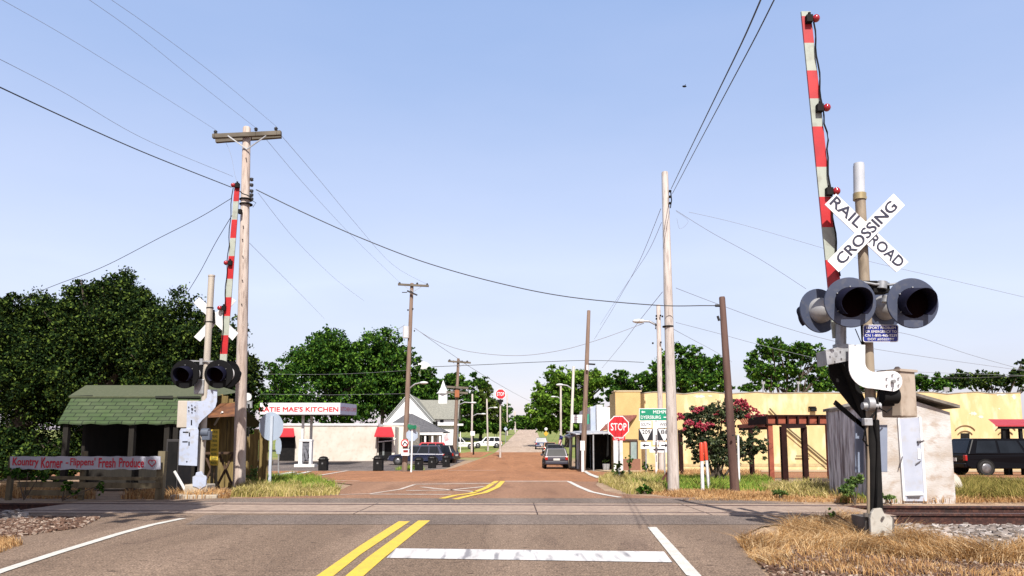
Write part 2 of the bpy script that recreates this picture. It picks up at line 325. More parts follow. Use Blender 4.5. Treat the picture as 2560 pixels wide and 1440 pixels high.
sheet('road', [(100, -2.3, 5.0), (150, -1.0, 6.0), (290, 2.7, 9.7), (330, 3.8, 10.8)], 0, asp3)
sheet('parking_lot', [(51.5, -90, -6.8), (58, -90, -5.3), (78, -90, -5.0)], -.006, asp4, 24)
sheet('parking_lot', [(84, -10, -3.6), (96, -7, -3.0), (101, -6, -2.6)], -.004, asp2)
sheet('pavement', [(47.6, 6.7, 60), (53.5, 6.1, 60)], .02, M('sidewalk', (.42, .30, .19), (.5, .38, .25), 3, .9, c3=(.25, .18, .1), s3=9), 20)
sheet('road_patch', [(10.55, -4.7, 4.0), (11.5, -4.9, 4.6), (11.93, -5.0, 4.9)], .0035, asp5); sheet('road_patch', [(14.35, -6.4, 5.3), (15.1, -6.2, 4.6), (15.5, -5.9, 3.9)], .0035, asp5)
# crossing panels between and beside the rails
def slab(name, ya, yb, x0, x1, z0, mat):
    mb = MB(); xs = np.linspace(x0, x1, 9)
    vs = [(x, ya(x), z0) for x in xs]+[(x, yb(x), z0) for x in xs]; mb.add(vs, [(i, i+1, 10+i, 9+i) for i in range(8)]); return mb.build(name, mat)
LX = thing('level_crossing', (0, 13.1, 0), 'worn concrete panels laid between and beside the rails across the road', 'level crossing')
edges = [-8.6, -5.6, -2.62, .42, 3.25, 6.2]
for i in range(5):
    mb = MB(); a, b = edges[i]+.012, edges[i+1]-.012
    for y0, y1 in ((lambda x: tr(x)-.40, lambda x: tr(x)-.045), (lambda x: tr(x)+.10, lambda x: fr(x)-.10), (lambda x: fr(x)+.045, lambda x: fr(x)+.36)):
        vs = [(a, y0(a), -.05), (b, y0(b), -.05), (b, y1(b), -.05), (a, y1(a), -.05)]; mb.add(vs+[(p, q, .008) for p, q, r_ in vs], [(3,2,1,0),(4,5,6,7),(0,1,5,4),(1,2,6,5),(2,3,7,6),(3,0,4,7)])
    mb.build('crossing_panel', concrete, LX)
mb = MB(); mb.add([(-8.6, tr(-8.6)-.42, .003), (6.2, tr(6.2)-.42, .003), (6.2, fr(6.2)+.38, .003), (-8.6, fr(-8.6)+.38, .003)], [(0,1,2,3)])
tag(mb.build('track_bed', M('flangeway_dark', (.05, .032, .026), (.09, .06, .05), 6, .9)), kind='structure')
def rail(fn, label):
    mb = MB()
    prof = [(-.07, -.175), (.07, -.175), (.07, -.16), (.012, -.14), (.010, -.045), (.036, -.03), (.034, .012), (-.034, .012), (-.036, -.03), (-.010, -.045), (-.012, -.14), (-.07, -.16)]
    xs = [-60, -20, -9, -3, 3, 6, 9, 14, 25, 60]; n = len(prof)
    vs = [(x, fn(x)+a, b) for x in xs for a, b in prof]
    fs = []; 
    for k in range(len(xs)-1):
        for i in range(n): fs.append((k*n+i, (k+1)*n+i, (k+1)*n+(i+1) % n, k*n+(i+1) % n))
    mb.add(vs, fs)
    for q in range(len(mb.m)):
        if q % n == 6: mb.m[q] = 1
    o = mb.build('rail', [rail_rust, rail_top], loc=(0, 12.5, 0)); tag(o, label, 'rail', 'rails of the railroad track')
rail(tr, 'rusty steel rail of the track nearest the camera'); rail(fr, 'rusty steel rail on the far side of the track')
sheet('track_bed', [(11.7, 6.35, 60), (14.35, 6.35, 60)], -.012, M('dark_ballast', (.05, .028, .02), (.11, .075, .058), 25, .95, bump=.8), 30)
sheet('track_bed', [(11.9, -60, -9.2), (14.6, -60, -9.2)], -.012, MC['dark_ballast'], 30)
# sleepers off the road to the right
sl_m = M('creosote_sleeper', (.05, .033, .026), (.09, .065, .05), 6, .9, bump=.5)
proto = None
for i in range(9):
    x = 6.75+i*.56
    if proto is None:
        mb = MB(); mb.box((0, 0, -.2), (.22, 2.5, .06)); proto = mb.build('sleeper', sl_m); o = proto
    else: o = proto.copy(); COL.objects.link(o)
    o.location = (x, 13.15-.036*x, 0)
    tag(o, 'dark timber sleeper under the rails in the ballast right of the road', 'sleeper', 'railroad sleepers right of the road')
# ------------------------------------------------------------------ painted markings
def poly_mark(px, mat, off=.006, name='road_marking'):
    mb = MB(); mb.add([G(a, b, off) for a, b in px], [tuple(range(len(px)))]); return tag(mb.build(name, mat), kind='structure')
def strip(px, wd, mat, off=.008, sub=6, name='road_marking'):
    pts = []
    for (a, b), (c, d) in zip(px[:-1], px[1:]):
        for k in range(sub): pts.append(G(a+(c-a)*k/sub, b+(d-b)*k/sub, off))
    pts.append(G(*px[-1], off)); vs = []
    for i, p in enumerate(pts):
        t = pts[min(i+1, len(pts)-1)]-pts[max(0, i-1)]; t.z = 0; t.normalize(); nn = V((-t.y, t.x, 0))*(wd/2); vs += [p-nn, p+nn]
    mb = MB(); mb.add(vs, [(2*i, 2*i+2, 2*i+3, 2*i+1) for i in range(len(pts)-1)])
    return tag(mb.build(name, mat), kind='structure')
strip([(-60, 1452), (0, 1430), (150, 1381), (299, 1335), (380, 1313), (457, 1297)], .115, whitep)
stop_m = M('worn_stop_line_paint', (.66, .65, .66), (.56, .54, .54), 4, .7, st=(1, .12, 1), c3=(.13, .125, .15), s3=9, a3=.75)
poly_mark([(966, 1396), (1681, 1407), (1660, 1380), (990, 1372)], stop_m)
poly_mark([(1716, 1440), (1760, 1450), (1752, 1440), (1641, 1319), (1619, 1319)], whitep, .0085)
poly_mark([(770, 1456), (815, 1456), (900, 1388), (1025, 1304), (997, 1304), (900, 1365)], yellowp)
poly_mark([(846, 1456), (892, 1456), (961, 1395), (1075, 1302), (1046, 1302), (921, 1393)], yellowp)
strip([(1105, 1247), (1137, 1239), (1178, 1234), (1213, 1221), (1242, 1203)], .15, yellowp)
strip([(1137, 1249), (1177, 1239), (1212, 1232), (1243, 1218), (1257, 1203)], .15, yellowp)
strip([(1262, 1203.5), (1422, 1203.5)], .30, fadedp); strip([(1036, 1211), (1240, 1209)], .22, fadedp)
strip([(1422, 1204), (1447, 1217), (1478, 1230), (1515, 1238), (1550, 1244)], .13, whitep)
strip([(1036, 1212), (1000, 1224), (925, 1235), (720, 1241)], .11, fadedp); strip([(925, 1236), (1128, 1237)], .16, fadedp)
strip([(1055, 1218), (1090, 1222), (1190, 1230)], .17, fadedp); strip([(1015, 1227), (1120, 1226), (1212, 1217)], .17, fadedp)
strip([(1120, 1176.5), (1240, 1176.5)], .28, fadedp, .02); strip([(680, 1191), (735, 1180)], .5, whitep, .02); strip([(728, 1189), (775, 1179)], .3, whitep, .02)
strip([(800, 1189), (870, 1177)], .25, fadedp, .02); strip([(1458, 1176), (1478, 1188), (1500, 1196)], .25, whitep, .02); strip([(640, 1206), (700, 1199), (900, 1203)], .12, fadedp, .01)
# ------------------------------------------------------------------ foliage
def leaf_cloud(blobs, leaf, total, clump=22, keep=None, lobes=13):
    """blobs: (centre, (rx,ry,rz)); small leaf-like faces in clumps, the clumps gathered into lobes with gaps between them"""
    vol = np.array([(b[1][0]*b[1][2]) for b in blobs]); share = vol/vol.sum(); out = []
    for (c, r), s in zip(blobs, share):
        nc = max(4, int(total*s/clump)); r = np.array(r); nl = lobes if total > 2500 else 5
        d = RNG.normal(size=(nl, 3)); d[:, 2] = np.abs(d[:, 2])*.9-.25; d /= np.linalg.norm(d, axis=1)[:, None]
        lc = d*RNG.uniform(.45, .80, nl)[:, None]; lr = RNG.uniform(.26, .46, nl); which = RNG.integers(0, nl, nc)
        e = RNG.normal(size=(nc, 3)); e /= np.linalg.norm(e, axis=1)[:, None]; rad = RNG.uniform(.25, 1.0, nc)**.5
        q = lc[which]+e*(rad*lr[which])[:, None]
        core = RNG.uniform(size=nc) < .30; qc = e*(RNG.uniform(0, .85, nc)**.5)[:, None]*.82; q[core] = qc[core]
        cc = np.array(c)+q*r*1.13; cr = min(r)*RNG.uniform(.07, .17, nc)
        k = RNG.normal(size=(nc, clump, 3))*.6
        p = cc[:, None, :]+k*cr[:, None, None]*np.array([1.15, 1.15, .75]); out.append(p.reshape(-1, 3))
    P = np.concatenate(out)
    if keep is not None: P = P[keep(P)]
    n = len(P)
    a = RNG.normal(size=(n, 3)); a /= np.linalg.norm(a, axis=1)[:, None]; b = RNG.normal(size=(n, 3)); b -= a*(a*b).sum(1)[:, None]; b /= np.linalg.norm(b, axis=1)[:, None]
    L = (leaf*RNG.uniform(.6, 1.35, n))[:, None]; a = a*L; b = b*L*.62
    v = np.stack([P-a*.5, P-b*.5+a*.05, P+a*.55, P+b*.5+a*.05], 1).reshape(-1, 3)
    return v
def np_mesh(name, v, k, mats, parent=None, loc=None, mi=None):
    o0 = V(loc) if loc is not None else (ORG[parent.name] if parent else V((0, 0, 0)))
    n = len(v)//k; me = bpy.data.meshes.new(name); me.vertices.add(len(v)); me.vertices.foreach_set('co', (v-np.array(o0)).astype(np.float32).ravel())
    me.loops.add(n*k); me.loops.foreach_set('vertex_index', np.arange(n*k, dtype=np.int32)); me.polygons.add(n); me.polygons.foreach_set('loop_start', np.arange(0, n*k, k, dtype=np.int32))
    try: me.polygons.foreach_set('loop_total', np.full(n, k, dtype=np.int32))
    except Exception: pass
    for m in (mats if isinstance(mats, (list, tuple)) else [mats]): me.materials.append(m)
    if mi is not None: me.polygons.foreach_set('material_index', mi.astype(np.int32))
    me.update(calc_edges=True); me.validate()
    o = bpy.data.objects.new(name, me); COL.objects.link(o); ORG[o.name] = o0
    if parent: o.parent = parent
    else: o.location = o0
    return o
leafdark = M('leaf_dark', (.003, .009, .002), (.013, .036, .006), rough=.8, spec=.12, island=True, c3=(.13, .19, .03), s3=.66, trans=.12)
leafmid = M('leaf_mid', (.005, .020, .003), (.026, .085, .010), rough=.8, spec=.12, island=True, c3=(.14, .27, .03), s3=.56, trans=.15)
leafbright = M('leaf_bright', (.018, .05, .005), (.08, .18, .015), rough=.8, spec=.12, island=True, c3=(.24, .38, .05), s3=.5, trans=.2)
barkm = M('bark', (.06, .045, .035), (.11, .085, .065), 8, .95, bump=.6, st=(1, 1, .3))
def tree(px_blobs, Y, trunk_px, label, mat, dens=1.0, leafpx=7, group=None, name='tree', dfac=.9, trunk_r=.3, zbase=None, cat='tree'):
    base = W(trunk_px, 1110, Y); base = gl(base.x, Y)
    t = thing(name, base, label, cat, group); blobs = []; area = 0
    for (cx, cy, rx, ry) in px_blobs:
        c = W(cx, cy, Y); k = (W(cx+10, cy, Y)-W(cx, cy, Y)).length/10; kz = (W(cx, cy+10, Y)-W(cx, cy, Y)).length/10
        dy = RNG.uniform(-.25, .25)*rx*k
        blobs.append(((c.x, c.y+dy, c.z), (rx*k, max(rx, ry)*k*dfac, ry*kz))); area += rx*ry*3.14
    leaf = leafpx*Y/F; tot = int(area/(leafpx**2*.35)*7.5*dens)
    v = leaf_cloud(blobs, leaf, tot); np_mesh('crown', v, 4, mat, t)
    mb = MB(); top = max(b[0][2] for b in blobs); cx = sum(b[0][0] for b in blobs)/len(blobs)
    fork = V(((base.x*2+cx)/3, Y, base.z+(top-base.z)*.38)); mb.tube([base-V((0, 0, .3)), base+(fork-base)*.5+V((.1, 0, 0)), fork], [trunk_r*1.25, trunk_r, trunk_r*.8], 9)
    for c, r in blobs:
        c = V(c); mid = fork.lerp(c, .5)+V((0, 0, r[2]*.15)); mb.tube([fork, mid, c+V((0, 0, r[2]*.3))], [trunk_r*.6, trunk_r*.36, trunk_r*.12], 6)
        for _ in range(4):
            e = c+V((random.uniform(-.8, .8)*r[0], random.uniform(-.8, .8)*r[1], random.uniform(0, .85)*r[2])); mb.tube([mid, mid.lerp(e, .6), e], [trunk_r*.28, trunk_r*.15, trunk_r*.05], 5)
    mb.build('trunk', barkm, t); return t
def blades(poly, n, h, wd, mat, name, label=None, px=True, thing_kind='stuff', lean=.35, zoff=-.02, rmin=.5):
    P = np.array([[*(G(a, b) if px else V((a, b, 0)))][:2] for a, b in poly]); lo = P.min(0); hi = P.max(0); pts = []
    while len(pts) < n:
        q = RNG.uniform(lo, hi, (n*2, 2)); ins = np.zeros(len(q), bool); j = len(P)-1
        for i in range(len(P)):
            c = ((P[i, 1] > q[:, 1]) != (P[j, 1] > q[:, 1])) & (q[:, 0] < (P[j, 0]-P[i, 0])*(q[:, 1]-P[i, 1])/(P[j, 1]-P[i, 1]+1e-9)+P[i, 0]); ins ^= c; j = i
        # tufts: keep points where a cheap noise is high
        q = q[ins]; f = np.sin(q[:, 0]*5.1+np.sin(q[:, 1]*3.3)*2)*np.sin(q[:, 1]*4.7+np.sin(q[:, 0]*2.9)*2); q = q[RNG.uniform(-1, 1, len(q)) < f+rmin]
        pts += list(q)
    q = np.array(pts[:n]); q += 0; z = np.array([float(H(a, b)) for a, b in q])+zoff
    B = np.column_stack([q, z]); hh = (h*RNG.uniform(.35, 1.15, n)*(1+.35*np.sin(q[:, 0]*3.1)*np.sin(q[:, 1]*2.3)))[:, None]
    an = RNG.uniform(0, 2*np.pi, n); s = np.column_stack([np.cos(an), np.sin(an), np.zeros(n)])*(wd*RNG.uniform(.6, 1.4, n))[:, None]*.5
    la = 2.2*np.sin(q[:, 0]*2.3+1.3*np.sin(q[:, 1]*1.9))+2.0*np.cos(q[:, 1]*2.7)+RNG.normal(0, .9, n); ld = np.column_stack([np.cos(la), np.sin(la), np.zeros(n)])*RNG.uniform(.1, 1.9, n)[:, None]*lean
    u = np.array([0, 0, 1.]); m = B+(u+ld*.5)*hh*.55; t = B+(u*.92+ld*1.3)*hh
    v1 = np.stack([B-s, B+s, m+s*.75, m-s*.75], 1).reshape(-1, 3); v2 = np.stack([m-s*.75, m+s*.75, t+s*.1, t-s*.1], 1).reshape(-1, 3)
    o = np_mesh(name, np.concatenate([v1, v2]), 4, mat)
    return tag(o, label, None if thing_kind == 'stuff' else 'plant', kind=thing_kind)
TG = 'dark trees behind the produce stand'
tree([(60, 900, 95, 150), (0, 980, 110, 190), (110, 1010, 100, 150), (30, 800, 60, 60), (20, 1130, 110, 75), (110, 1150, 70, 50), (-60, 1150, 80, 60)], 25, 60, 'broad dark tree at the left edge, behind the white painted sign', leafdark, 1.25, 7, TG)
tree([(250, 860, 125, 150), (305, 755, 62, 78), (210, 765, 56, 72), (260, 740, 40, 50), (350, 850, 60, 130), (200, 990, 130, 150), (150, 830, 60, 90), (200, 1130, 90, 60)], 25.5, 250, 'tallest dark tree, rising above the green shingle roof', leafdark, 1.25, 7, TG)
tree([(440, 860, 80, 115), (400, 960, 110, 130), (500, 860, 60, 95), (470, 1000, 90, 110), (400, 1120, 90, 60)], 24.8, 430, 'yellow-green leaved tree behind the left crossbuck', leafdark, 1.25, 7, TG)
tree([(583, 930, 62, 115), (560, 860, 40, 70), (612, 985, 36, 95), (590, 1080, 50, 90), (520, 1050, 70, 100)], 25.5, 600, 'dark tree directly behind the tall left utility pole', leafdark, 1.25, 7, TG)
T2 = 'trees behind the canopy building and church'
tree([(825, 890, 78, 80), (790, 930, 80, 80), (880, 960, 100, 90), (820, 1030, 110, 60)], 118, 830, 'rounded green tree behind the white station canopy', leafmid, 1, 7.5, T2, trunk_r=.5)
tree([(945, 895, 80, 80), (1000, 930, 40, 70), (930, 990, 110, 85), (1000, 1010, 60, 60)], 122, 950, 'large dense tree rising behind the church gable', leafmid, 1, 7.5, T2, trunk_r=.5)
tree([(705, 940, 42, 48), (690, 1000, 60, 60), (730, 1020, 70, 60), (680, 1040, 40, 60)], 100, 700, 'lower tree between the big trees, right of the tall pole', leafmid, 1, 7.5, T2, trunk_r=.35)
tree([(1058, 938, 28, 22), (1075, 930, 20, 18), (1050, 960, 40, 26), (1040, 990, 55, 45), (1080, 1000, 45, 45), (1065, 970, 40, 30)], 135, 1060, 'small tree right beside the church steeple', leafmid, 1, 7, T2)
tree([(1118, 965, 32, 34), (1150, 965, 34, 32), (1140, 1010, 60, 50), (1110, 1040, 40, 40), (1190, 965, 26, 34), (1150, 1058, 60, 26)], 140, 1140, 'dark tree behind the pole with several crossarms', leafmid, 1, 7, T2)
tree([(1205, 1005, 34, 50), (1180, 1040, 50, 45), (1230, 1035, 30, 40), (1215, 970, 14, 30), (1250, 1060, 26, 22), (1200, 1066, 50, 18)], 150, 1200, 'olive green tree behind the far stop sign on its tall post', M('leaf_olive', (.022, .042, .008), (.065, .11, .018), rough=.8, spec=.12, island=True, c3=(.17, .20, .035), s3=.5, trans=.2), 1, 7, T2)
tree([(1264, 1045, 24, 34), (1284, 1058, 16, 18), (1250, 1070, 26, 14)], 210, 1265, 'small far tree at the left verge of the uphill road', leafmid, 1, 6, T2)
T3 = 'trees beyond the stores on the right'
tree([(1296, 1052, 16, 18), (1312, 1058, 16, 16), (1328, 1056, 16, 18), (1342, 1050, 16, 22)], 330, 1312, 'distant bush at the crest of the road', leafmid, 2.2, 5, T3)
tree([(1425, 960, 70, 48), (1380, 985, 50, 45), (1475, 960, 40, 45), (1400, 1025, 80, 50), (1345, 1015, 27, 45), (1460, 1020, 55, 50), (1510, 960, 22, 30), (1358, 1052, 34, 30), (1420, 1062, 80, 28)], 120, 1420, 'bright green round tree at the right side of the far road', leafbright, 1.1, 8, T3, trunk_r=.5)
tree([(1560, 955, 40, 32), (1550, 990, 40, 40), (1610, 965, 36, 40), (1590, 990, 70, 30), (1640, 975, 40, 36)], 95, 1580, 'dark tree above the yellow building corner', leafmid, 1, 7.5, T3)
tree([(1700, 905, 62, 45), (1760, 920, 55, 42), (1670, 945, 60, 42), (1730, 960, 85, 40), (1795, 940, 24, 40), (1700, 975, 90, 24), (1800, 975, 50, 22)], 85, 1720, 'rounded tree behind the tall pale pole on the right', leafmid, 1, 8, T3)
tree([(1915, 890, 50, 42), (1975, 880, 45, 36), (2030, 890, 48, 42), (1895, 935, 48, 40), (1965, 940, 60, 45), (2045, 945, 50, 45), (1900, 972, 60, 24), (2030, 972, 70, 22)], 80, 1960, 'airy tree behind the yellow building, right of the dark pole', leafmid, .85, 8, T3)
tree([(2120, 958, 60, 30), (2190, 968, 60, 26), (2330, 958, 55, 28), (2270, 965, 60, 26), (2380, 962, 50, 26)], 110, 2200, 'low treetops showing above the yellow wall behind the crossing signal', leafmid, .9, 7, T3)
tree([(2420, 955, 60, 30), (2480, 955, 60, 32), (2535, 952, 50, 32), (2590, 945, 50, 40), (2556, 908, 13, 12)], 90, 2480, 'dark treetops above the right end of the yellow wall', leafdark, .9, 7, T3)
# the tree off the left edge whose shade falls on the fence and the sign
def shade_tree():
    base = gl(-9.3, 6.6); t = thing('tree', base, 'shade tree just outside the left edge of the picture', 'tree')
    bl = [((-9.3, 9.0, 7.6), (2.5, 2.4, 2.0)), ((-9.6, 9.2, 7.9), (2.5, 2.2, 1.6)), ((-12.2, 9.4, 7.4), (2.4, 2.8, 2.2)), ((-6.9, 4.9, 8.2), (1.7, 1.6, 1.2)), ((-7.2, 6.2, 8.6), (1.9, 1.6, 1.2)), ((-9.0, 6, 7.8), (1.7, 1.8, 1.6)), ((-13.5, 7.4, 7.2), (2.6, 3, 3)), ((-16, 8, 7.2), (2.6, 3, 3)), ((-10.6, 7.6, 9.6), (1.7, 2.2, 1.4))]
    np_mesh('crown', leaf_cloud(bl, .28, 62000, keep=lambda P: P[:, 0] < -.76*(P[:, 1]*.994+(P[:, 2]-1.15)*.112)), 4, leafdark, t)
    mb = MB(); mb.tube([base-V((0, 0, .2)), base+V((.1, 0, 2.5)), base+V((0, 0, 5.5))], [.32, .26, .2], 9)
    for c, r in bl: mb.tube([base+V((0, 0, 4.5)), V(c)], [.14, .05], 6)
    mb.build('trunk', barkm, t)
shade_tree()
# ------------------------------------------------------------------ crossing gates
def ring_bolts(mb, cx, cy, r, Y, n=6, rb=.009):
    for i in range(n):
        a = 2*math.pi*i/n+.5; p = W(cx+r*math.cos(a), cy+r*math.sin(a), Y); mb.cyl(p-V((0, .022, 0)), p, rb, n=8)
def lamp(parent, c, d, disc_mat, label=None, r=.305, visor=True, house=alu):
    """one signal lamp: disc, housing, visor, lens. d = the way it shines"""
    c = V(c); d = V(d).normalized(); mb = MB(); mb.rev(c-d*.012, d, [(0, r*.99), (.004, r), (.02, r), (.024, r*.98)], 40)
    o = mb.build('signal_light', disc_mat, parent)
    if label: o['label'] = label
    mb = MB(); mb.rev(c-d*.012, -d, [(0, .165), (.05, .162), (.11, .14), (.17, .10), (.20, .05), (.205, 0)], 24); mb.build('housing', house, o)
    mb = MB(); mb.rev(c+d*.014, d, [(0, .185), (.012, .16), (.02, 0)], 24, caps=False); mb.build('lens', darklens, o)
    u = V((0, 0, 1)); u = (u-d*u.dot(d)).normalized(); s = d.cross(u); mb = MB(); n = 30; L = .31; vs = []; fs = []; down = -u*.06
    for i in range(n+1):
        a = R(-50+i*280/n); rr = .182; e = s*math.cos(a)+u*math.sin(a)
        lend = L*(.62+.38*max(0, math.sin(a)))
        vs += [c+e*rr+d*.014, c+e*rr+d*lend+down*(lend/L), c+e*(rr-.006)+d*lend+down*(lend/L), c+e*(rr-.006)+d*.014]
    for i in range(n):
        a, b = 4*i, 4*i+4; fs += [(a, b, b+1, a+1), (a+1, b+1, b+2, a+2), (a+2, b+2, b+3, a+3)]
    mb.add(vs, fs, 0, True); mb.build('visor', visor_m, o)
    mb = MB()
    for a in (35, 90, 145, 215, 325): 
        p = c+(s*math.cos(R(a))+u*math.sin(R(a)))*r*.62+d*.012; mb.cyl(p, p+d*.02, .008, n=6)
    mb.build('bolts', steel, o)
def arm(parent, pts, bounds, wd, Y, first, th=.03):
    """pts: px bottom and top centre; bounds: y limits of the stripes"""
    (bx, by), (tx, ty) = pts; mb = MB()
    for i, (y0, y1) in enumerate(zip(bounds[:-1], bounds[1:])):
        def cxy(y): return bx+(tx-bx)*(y-by)/(ty-by)
        def hw(y): f = (y-ty)/(by-ty); return wd*(.80+.35*f)/2
        mb.pp([(cxy(y0)-hw(y0), y0), (cxy(y0)+hw(y0), y0), (cxy(y1)+hw(y1), y1), (cxy(y1)-hw(y1), y1)], Y, th, (first+i) % 2)
    return mb.build('gate_arm', [red_m, gatewhite], parent)
def marker(parent, px, py, Y, side, r=.05):
    p = W(px, py, Y-.03); mb = MB(); mb.sph(p, r, 0, 14); o = mb.build('marker_light', redlens, parent)
    mb = MB(); q = p-V((side*r*1.7, 0, 0)); mb.box(q+V((0, .02, 0)), (r*1.6, r*1.6, r*1.9)); mb.cyl(q, q+V((0, 0, r*1.6)), r*.4, n=8); mb.build('bracket', dull_black, o)
def right_gate():
    Y = 8.8; b = W(2187, 1336, Y); t = thing('crossing_gate', gl(b.x, Y), 'near railroad crossing gate on the right with lettered crossbuck and raised striped arm', 'crossing gate', 'railroad crossing gates')
    mb = MB(); mb.cyl(W(2180, 1066, Y), W(2150, 488, Y), .062, .062, 20); mb.build('mast', mast_m, t)
    mb = MB(); mb.cyl(W(2188, 1280, Y), W(2180, 1050, Y), .088, .080, 20); mb.build('mast_sleeve', dull_black, t); mb = MB(); mb.tube([W(2168, 1060, Y-.1), W(2170, 1150, Y-.1), W(2171, 1285, Y-.12)], .018, 8); mb.build('riser_pipe', mast_m, t)
    mb = MB(); mb.cyl(W(2148, 484, Y), W(2147, 414, Y), .066, n=20); mb.cyl(W(2147, 414, Y), W(2147, 409, Y), .062, n=20); mb.build('reflector_tube', M('frosted_tube', (.52, .54, .58), (.42, .44, .48), 3, .4), t)
    mb = MB(); mb.cyl(W(2149, 500, Y), W(2149, 484, Y), .078, n=20); mb.bar(W(2134, 494, Y), W(2166, 494, Y), .03, .03); mb.build('collar', M('brass_collar', (.33, .26, .13), (.4, .33, .2), 5, .4, metal=.3), t)
    cb = MB(); cb.pp([(2090, 484), (2271, 655), (2241, 680), (2062, 511)], Y-.13, .012); cb.pp([(2234, 484), (2262, 513), (2097, 680), (2069, 652)], Y-.148, .012)
    c = cb.build('crossbuck', sign_white, t)
    kw = dict(parent=c, bold=.018)
    tpx('RAIL', 2117, 530, 92, 27, Y-.131, bluelet, ang=-43.5, **kw); tpx('ROAD', 2217, 627, 98, 27, Y-.131, bluelet, ang=-43.5, **kw)
    tpx('CROSSING', 2166, 581, 208, 27, Y-.149, bluelet, ang=45.3, **kw)
    mb = MB(); mb.bar(W(2146, 578, Y-.09), W(2180, 578, Y-.09), .05, .12); mb.build('crossbuck_clamp', steel, t)
    lamp(t, W(2125, 756, Y-.32), (-.05, -1, 0), navyblack, 'left front signal light, navy disc with a black hood'); lamp(t, W(2281, 758, Y-.32), (-.02, -1, 0), navyblack, 'right front signal light, navy disc with a black hood')
    lamp(t, W(2048, 777, Y+.42), (-.25, 1, 0), navyblack, 'left rear signal light showing its grey housing', r=.29); lamp(t, W(2209, 770, Y+.42), (-.25, 1, 0), navyblack, 'right rear signal light, mostly hidden behind the front discs', r=.28)
    mb = MB(); mb.tube([W(2130, 702, Y-.12), W(2160, 706, Y-.12), W(2188, 711, Y-.12), W(2225, 712, Y-.12), W(2270, 704, Y-.12)], .016, 8)
    mb.cyl(W(2206, 704, Y-.1), W(2204, 722, Y-.1), .06, n=12); mb.cyl(W(2216, 740, Y-.05), W(2214, 756, Y-.05), .05, n=12); mb.build('light_crossarm', steel, t)
    mb = MB(); mb.box(W(2196, 722, Y-.02), (.2, .16, .12)); mb.box(W(2166, 715, Y), (.17, .2, .09)); mb.build('junction_box', dull_black, t)
    mb = MB(); r = 5; x0, y0, x1, y1 = 2158, 812, 2246, 855
    def rr(e): 
        pts = []
        for cx, cy, a0 in ((x1-r-e, y0+r+e, -90), (x1-r-e, y1-r-e, 0), (x0+r+e, y1-r-e, 90), (x0+r+e, y0+r+e, 180)):
            for k in range(5): a = R(a0+k*22.5); pts.append((cx+r*math.cos(a), cy+r*math.sin(a)))
        return pts
    mb.pp(rr(0), Y-.16, .01, 0); mb.pp(rr(1.6), Y-.163, .005, 1)
    s = mb.build('report_sign', [sign_white, M('emergency_blue', (.008, .02, .22), (.006, .015, .18), 3, .4)], t)
    for i, (tx, wpx) in enumerate((('REPORT PROBLEM', 74), ('OR EMERGENCY TO', 78), ('CN 1-800-465-9239', 80), ('DOT #352219Y', 66))): tpx(tx, 2202, 819.5+i*9.6, wpx, 6.3, Y-.164, sign_white, s, bold=.01)
    mb = MB(); mb.bar(W(2154, 806, Y-.1), W(2157, 862, Y-.1), .022, .02); mb.bar(W(2138, 822, Y-.1), W(2154, 860, Y-.1), .008, .008); mb.build('sign_bracket', dull_black, t)
    arm(t, ((2100, 845), (2015, 28)), [28, 40, 107, 176, 246, 316, 417, 492, 568, 650, 720, 845], 29, Y+.12, 1)
    for a, b2 in ((2040, 46), (2067, 269), (2091, 478)): marker(t, a, b2, Y+.1, 1)
    mb = MB(); mb.tube([W(2034+(2098-2034)*k/30+2.2*math.sin(k*1.3)+(8 if 12 < k < 15 else 0), 55+(690-55)*k/30, Y+.09) for k in range(31)], .011, 5); mb.build('arm_cable', dull_black, t)
    mb = MB(); mb.cyl(W(2102, 812, Y+.1), W(2102, 870, Y+.1), .065, n=12); mb.bar(W(2086, 866, Y+.05), W(2116, 866, Y+.05), .1, .05); mb.build('arm_clamp', steel, t)
    mb = MB(); mb.pp([(2064, 875), (2121, 862), (2121, 902), (2068, 912)], Y-.12, .28); mb.cyl(W(2088, 886, Y-.125), W(2088, 886, Y-.10), .03, n=10); ring_bolts(mb, 2090, 888, 15, Y-.12, 5, .008); mb.build('arm_bracket', steel, t)
    mb = MB(); px = [(2122, 862), (2163, 862)]
    for k in range(7): a = R(180-k*15); px.append((2187+24*math.cos(a), 906+24*math.sin(a)))
    px += [(2232, 927)]
    for k in range(11): a = R(-90+k*17); px.append((2230+26*math.cos(a), 953+26*math.sin(a)))
    px += [(2180, 971)]
    for k in range(8): a = R(100+k*11.5); px.append((2178+56*math.cos(a), 915+56*math.sin(a)))
    mb.pp(px, Y-.20, .014, 0); mb2 = MB(); ring_bolts(mb2, 2231, 954, 17, Y-.205); p = W(2231, 954, Y-.2); mb2.cyl(p-V((0, .05, 0)), p, .022, n=12)
    o = mb.build('arm_support_plate', white, t); mb2.build('bolts', steel, o)
    mb = MB(); mb.pp([(2072, 912), (2118, 903), (2126, 945), (2150, 968), (2166, 1058), (2130, 1018), (2090, 968), (2074, 940)], Y+.2, .02); mb.pp([(2084, 1010), (2090, 1000), (2180, 1078), (2176, 1088)], Y+.16, .02)
    mb.bar(W(2110, 905, Y+.1), W(2175, 1062, Y+.1), .1, .08); mb.build('rear_support_plate', dull_black, t)
    rot = Matrix.Rotation(R(28), 3, 'Z'); c = W(2246, 987, Y+.14); mb = MB(); mb.box(c, (.31, .27, .56), 0, rot); m_ = mb.build('mechanism_box', boxtan, t, bevel=.018)
    mb = MB(); mb.box(c+V((0, 0, .29)), (.35, .31, .03), 0, rot); mb.cyl(c+V((0, -.01, .3)), c+V((0, -.01, .35)), .06, .02, n=12); mb.build('lid', boxtan, m_)
